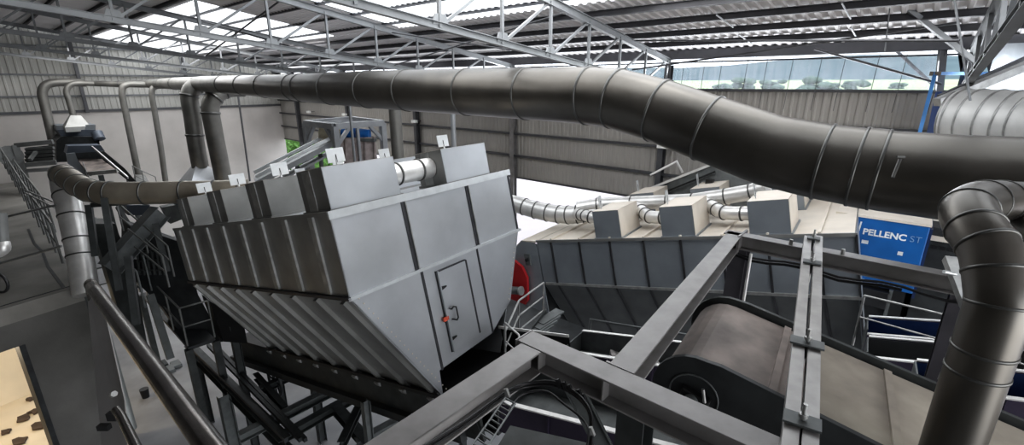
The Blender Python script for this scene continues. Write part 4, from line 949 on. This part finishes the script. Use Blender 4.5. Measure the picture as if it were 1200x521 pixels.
t = thing('grey_cabinet', 'slate blue machine body under the dusty duct left of the silver hood', 'machine', P(210, 262, 13))
q4(MB(), [(148, 240), (176, 240), (172, 252), (150, 252)], 13.5, U * 1).build('body', 'slate', t); q4(MB(), [(205, 236), (240, 236), (238, 254), (215, 256)], 13, U * .6).build('side_box', 'slate', t)
q4(MB(), [(190, 243), (206, 240), (216, 256), (200, 262)], 12.8, U * .3).build('chute', 'framel', t)
for i, (x0, y0, x1, y1, d, w) in enumerate([(104, 240, 112, 300, 11, .12), (122, 232, 140, 340, 10.5, .12), (182, 262, 196, 318, 11.5, .14), (138, 242, 150, 262, 13, .1), (160, 262, 215, 285, 13, .05), (150, 300, 160, 380, 9.5, .12), (176, 345, 200, 420, 9, .12), (108, 240, 150, 237, 11, .1)]):
    MB().beam(P(x0, y0, d), P(x1, y1, d), w, w).build('steel_bar', 'frame', label=['dark upright bar beside the shiny vertical duct', 'tall dark upright right of the shiny vertical duct', 'dark upright left of the silver hood ribs', 'short dark upright under the dusty duct', 'thin dark bar left of the silver hood', 'dark upright behind the near railing top', 'dark upright below the platform railing', 'dark crossbar under the bend of the dusty duct'][i], cat='steel bar', group='uprights of the left steelwork')
for i in range(3):   # bright mesh cage bits
    pass
cg = thing('wire_cage', 'wire cage glimpsed between the platform and the silver hood ribs', 'cage', P(180, 320, 12.5))
for i in range(6):
    MB().beam(P(160 + i * 6, 292 + i * .3, 12.5), P(164 + i * 6, 322, 12.5), .05, .05).build('cage_bar', 'frame', cg)
for j in range(3): MB().beam(P(158, 296 + j * 10, 12.5), P(194, 292 + j * 12, 12.5), .05, .05).build('cage_rail', 'frame', cg)
mm = thing('dark_mass', 'dark machine body filling the space under the platform left of the silver hood', 'machine', P(200, 380, 13))
q4(MB(), [(150, 262), (215, 285), (232, 345), (262, 400), (222, 405), (190, 360), (150, 320)], 12.6, U * .8).build('casing', 'dark', mm)
q4(MB(), [(108, 262), (135, 262), (160, 330), (172, 400), (190, 440), (172, 442), (150, 400)], 12.2, U * .8).build('lower_casing', 'frame', mm)
q4(MB(), [(245, 352), (285, 375), (290, 402), (262, 400)], 12.0, U * .6).build('end_casing', 'black', mm)
for (x0, y0), (x1, y1), d0, d1, lb in (((136, 236), (196, 288), 12.0, 11.2, 'light handrail crossing in front of the dark machine under the dusty duct'), ((150, 268), (190, 300), 11.4, 11.0, 'lower light handrail in front of the dark machine under the dusty duct')):
    railing('handrail', lb, [P(x0, y0, d0), P(x1, y1, d1)], .8, 'zinc', .022, (.5,))
# lower left steel frame at z 2.2 and its legs
ZF = 2.25
def fb2(x0, y0, x1, y1, w, h, name, m, lb, z=ZF, cat='steel beam', group='beams of the lower steel frame'):
    MB().ibeam(onZ(x0, y0, z), onZ(x1, y1, z), w, h, .02).build(name, m, label=lb, cat=cat, group=group)
fb2(223, 408, 335, 520, .28, .28, 'frame_beam', 'frame', 'long dark beam running down toward the bottom edge beside the near railing')
fb2(281, 512, 412, 446, .2, .22, 'frame_beam', 'framel', 'lit grey crossbeam below the silver hood conveyor')  # paler steel stands in for the light on this beam
fb2(331, 512, 420, 462, .2, .22, 'frame_beam', 'frame', 'dark crossbeam meeting the long dark beam at the bottom edge')
fb2(300, 460, 352, 434, .18, .2, 'frame_beam', 'frame', 'short dark crossbeam farthest left under the silver hood conveyor')
fb2(394, 478, 440, 530, .24, .24, 'frame_beam', 'frame', 'dark beam slanting right to the bottom edge under the silver hood')
fb2(300, 440, 335, 480, .14, .2, 'frame_beam', 'frame', 'short dark longitudinal beam between the crossbeams')
fb2(418, 520, 470, 492, .2, .22, 'frame_beam', 'framel', 'grey crossbeam at the bottom edge next to the foreground beam')
fb2(400, 521, 425, 468, .16, .16, 'frame_beam', 'frame', 'small dark slanted beam under the conveyor of the silver hood', z=3.2)
for x, y, lb in ((378, 516, 'dark leg standing on the pale floor under the lit crossbeam'), (338, 503, 'slim dark leg behind the lit crossbeam')):
    b = onZ(x, y, 0); MB().ibeam(b, b + Z * (ZF - .1 + .6), .2 if x > 350 else .14, .2 if x > 350 else .14, .015, up=V).build('frame_leg', 'frame', label=lb, cat='leg', group='legs of the lower steel frame')
for b, h, w, m, lb in ((onZ(262, 464, ZF), 0, .26, 'framel', 'broad grey-green leg beside the near railing'), (onZ(285, 446, ZF), 1.7, .18, 'frame', 'dark leg under the left end of the silver hood conveyor'),
        (onZ(229, 420, ZF), 0, .22, 'frame', 'dark leg under the end of the long dark beam'), (P(428, 470, 9.0), 0, .14, 'framel', 'pale leg below the silver hood conveyor, next to the foreground beam')):
    MB().ibeam(Vec((b.x, b.y, 0)), b + Z * h, w, w, .015, up=V).build('frame_leg', m, label=lb, cat='leg', group='legs of the lower steel frame')
for i, (o, lb) in enumerate(((6, 'thin rail right of the long dark beam'), (11, 'second thin rail right of the long dark beam'), (-8, 'thin rail left of the long dark beam'))):
    MB().beam(onZ(232 + o * 2, 402 + o * .4, ZF + .25), onZ(345 + o * 1.2, 515, ZF + .25), .08, .1).build('guide_rail', 'dark', label=lb, cat='rail', group='rails beside the long dark beam')
# round cable drum on floor
t = thing('cable_reel', 'dark cable reel standing among the lower steelwork', 'reel', onZ(322, 455, 0))
cr_ = P(322, 446, 12.6)
MB().tube([cr_ + V.cross(Z) * .42 * math.cos(k / 24 * 2 * math.pi) + Z * .42 * math.sin(k / 24 * 2 * math.pi) for k in range(24)], .04, 8, closed=True).build('rim', 'dark', t)
for k in range(4):
    a = k * math.pi / 4; v_ = V.cross(Z) * math.cos(a) + Z * math.sin(a); MB().beam(cr_ - v_ * .42, cr_ + v_ * .42, .03, .03, up=V).build('spoke', 'dark', t)
# small things on the floor left
t = thing('black_bin', 'small black object on the floor seen past the near railing', 'bin', onZ(172, 470, 0))
b0_ = onZ(171, 465, .0); MB().tube([b0_, b0_ + Z * .32], [.1, .13], 14).build('bucket', 'black', t)
mb = MB(); 
for i in range(3):
    p = onZ(190 + i * 8, 428 + (i % 2) * 6, .02); MB().box(lambda a, b, c: p + U * a + V * b + Z * c, (-.25, .2), (-.12, .15), (0, .12)).build('scrap_plate', 'framel' if i else 'dark', label='flat scrap plate lying on the floor beyond the near railing', cat='scrap', group='scrap plates beyond the near railing')

# ------------------------------------------------------------------ cables around the foreground beam
zc = ZB - .3
t = thing('cable_bundle', 'looped black cable bundle below the corner of the foreground beams', 'cable bundle', B(1.6, 2.5, ZB - .6))
base_ = [P(480, 535, 2.55), P(545, 495, 2.9), P(592, 461, 3.25), P(616, 451, 3.4), P(648, 449, 3.35), P(675, 462, 3.2), P(691, 482, 3.05), P(694, 505, 2.95), P(692, 535, 2.85)]
for k in range(3):
    off = Vec((0, 0, .016 * (k - 1))) + U * .012 * (k % 2)
    MB().tube([p + off for p in bez(base_, 6)], .009, 8).build('cable', 'black', t)
base2 = [P(595, 482, 3.1), P(612, 462, 3.3), P(640, 458, 3.25), P(662, 474, 3.1), P(682, 490, 3.0), P(690, 505, 2.9), P(686, 530, 2.8)]
MB().tube(bez(base2, 6), .008, 6).build('cable', 'black', t)
for x, y, d in ((594, 460, 3.2), (655, 449, 3.3), (662, 452, 3.27), (668, 455, 3.24), (679, 461, 3.2), (684, 466, 3.17), (693, 505, 2.92)):
    MB().beam(P(x - 2, y - 5, d), P(x + 2, y + 5, d), .02, .03).build('cable_clip', 'rib' if x in (594, 693) else 'black', t)
t = thing('cable_tray', 'narrow wire cable tray along the foreground beam at the bottom edge', 'cable tray', B(1.85, 1.4, ZB - .35))
a0_, a1_ = P(592, 466, 3.15), P(540, 540, 2.5)
x_ = U * -.09
for o in (Vec((0, 0, 0)), x_): MB().tube([a0_ + o, a1_ + o], .007, 6).build('side_wire', 'raild', t)
for i in range(14): MB().tube([a0_.lerp(a1_, i / 13), a0_.lerp(a1_, i / 13) + x_], .006, 6).build('rung', 'raild', t)
t = thing('floor_skid', 'grey-green plate surface seen through the gap below the foreground beams', 'plate', B(.9, 3.2, 5.2))
MB().prism([P(598, 498, 5.2), P(700, 521, 4.8), P(700, 580, 4.4), P(560, 560, 4.7)], Z * -.03).build('plate', 'frame', t)

# ------------------------------------------------------------------ camera, light, world
cam = bpy.data.cameras.new('camera'); co = bpy.data.objects.new('camera', cam); COL.objects.link(co)
cam.sensor_fit = 'HORIZONTAL'; cam.sensor_width = 36; cam.lens = 36 * F / 1200; cam.clip_end = 6000; cam.clip_start = .05
co.location = (0, 0, H); co.rotation_euler = (math.pi / 2 - TH, 0, 0); scn.camera = co
w = bpy.data.worlds.new('sky'); scn.world = w; w.use_nodes = True
bg = w.node_tree.nodes['Background']; bg.inputs[0].default_value = (.86, .92, 1, 1); bg.inputs[1].default_value = 2.6
def area(name, loc, tgt, sx, sy, e, col=(1, 1, 1)):
    l = bpy.data.lights.new(name, 'AREA'); l.shape = 'RECTANGLE'; l.size = sx; l.size_y = sy; l.energy = e; l.color = col
    o = bpy.data.objects.new(name, l); COL.objects.link(o); o.location = loc; o.rotation_euler = (Vec(tgt) - Vec(loc)).to_track_quat('-Z', 'Y').to_euler(); return o
area('skylight_glow', B(5, 8, 12.1) - Z * .3, B(5, 8, 0), 14, 4.5, 350)
area('skylight_glow', B(27, 8, 12.1) - Z * .3, B(27, 8, 0), 16, 4.5, 900)
area('strip_glow', B(2, PV - .4, 10.2), B(2, 6, 13), 28, .7, 500, (.92, .96, 1))
area('strip_glow', B(27, PV - .4, 10.2), B(27, 6, 13), 18, .7, 300, (.92, .96, 1))
area('opening_glow', B(UR + .5, 4, 6), B(10, 6, 4), 14, 9, 1500, (1, .99, .97))
pl_ = bpy.data.lights.new('room_lamp', 'POINT'); pl_.energy = 260; pl_.color = (1, .86, .66); pl_.shadow_soft_size = .3
po = bpy.data.objects.new('room_lamp', pl_); COL.objects.link(po); po.location = fl(2.4, 2.5, 3.6)
sun = bpy.data.lights.new('sun', 'SUN'); sun.energy = 1.0; sun.angle = .2; so_ = bpy.data.objects.new('sun', sun); COL.objects.link(so_)
so_.rotation_euler = (-V * .3 + Z * -1 - U * .2).to_track_quat('-Z', 'Y').to_euler()
scn.view_settings.view_transform = 'Standard'; scn.view_settings.look = 'Medium High Contrast'; scn.view_settings.exposure = 0.0
for o in scn.objects:
    if '_o' in o: del o['_o']
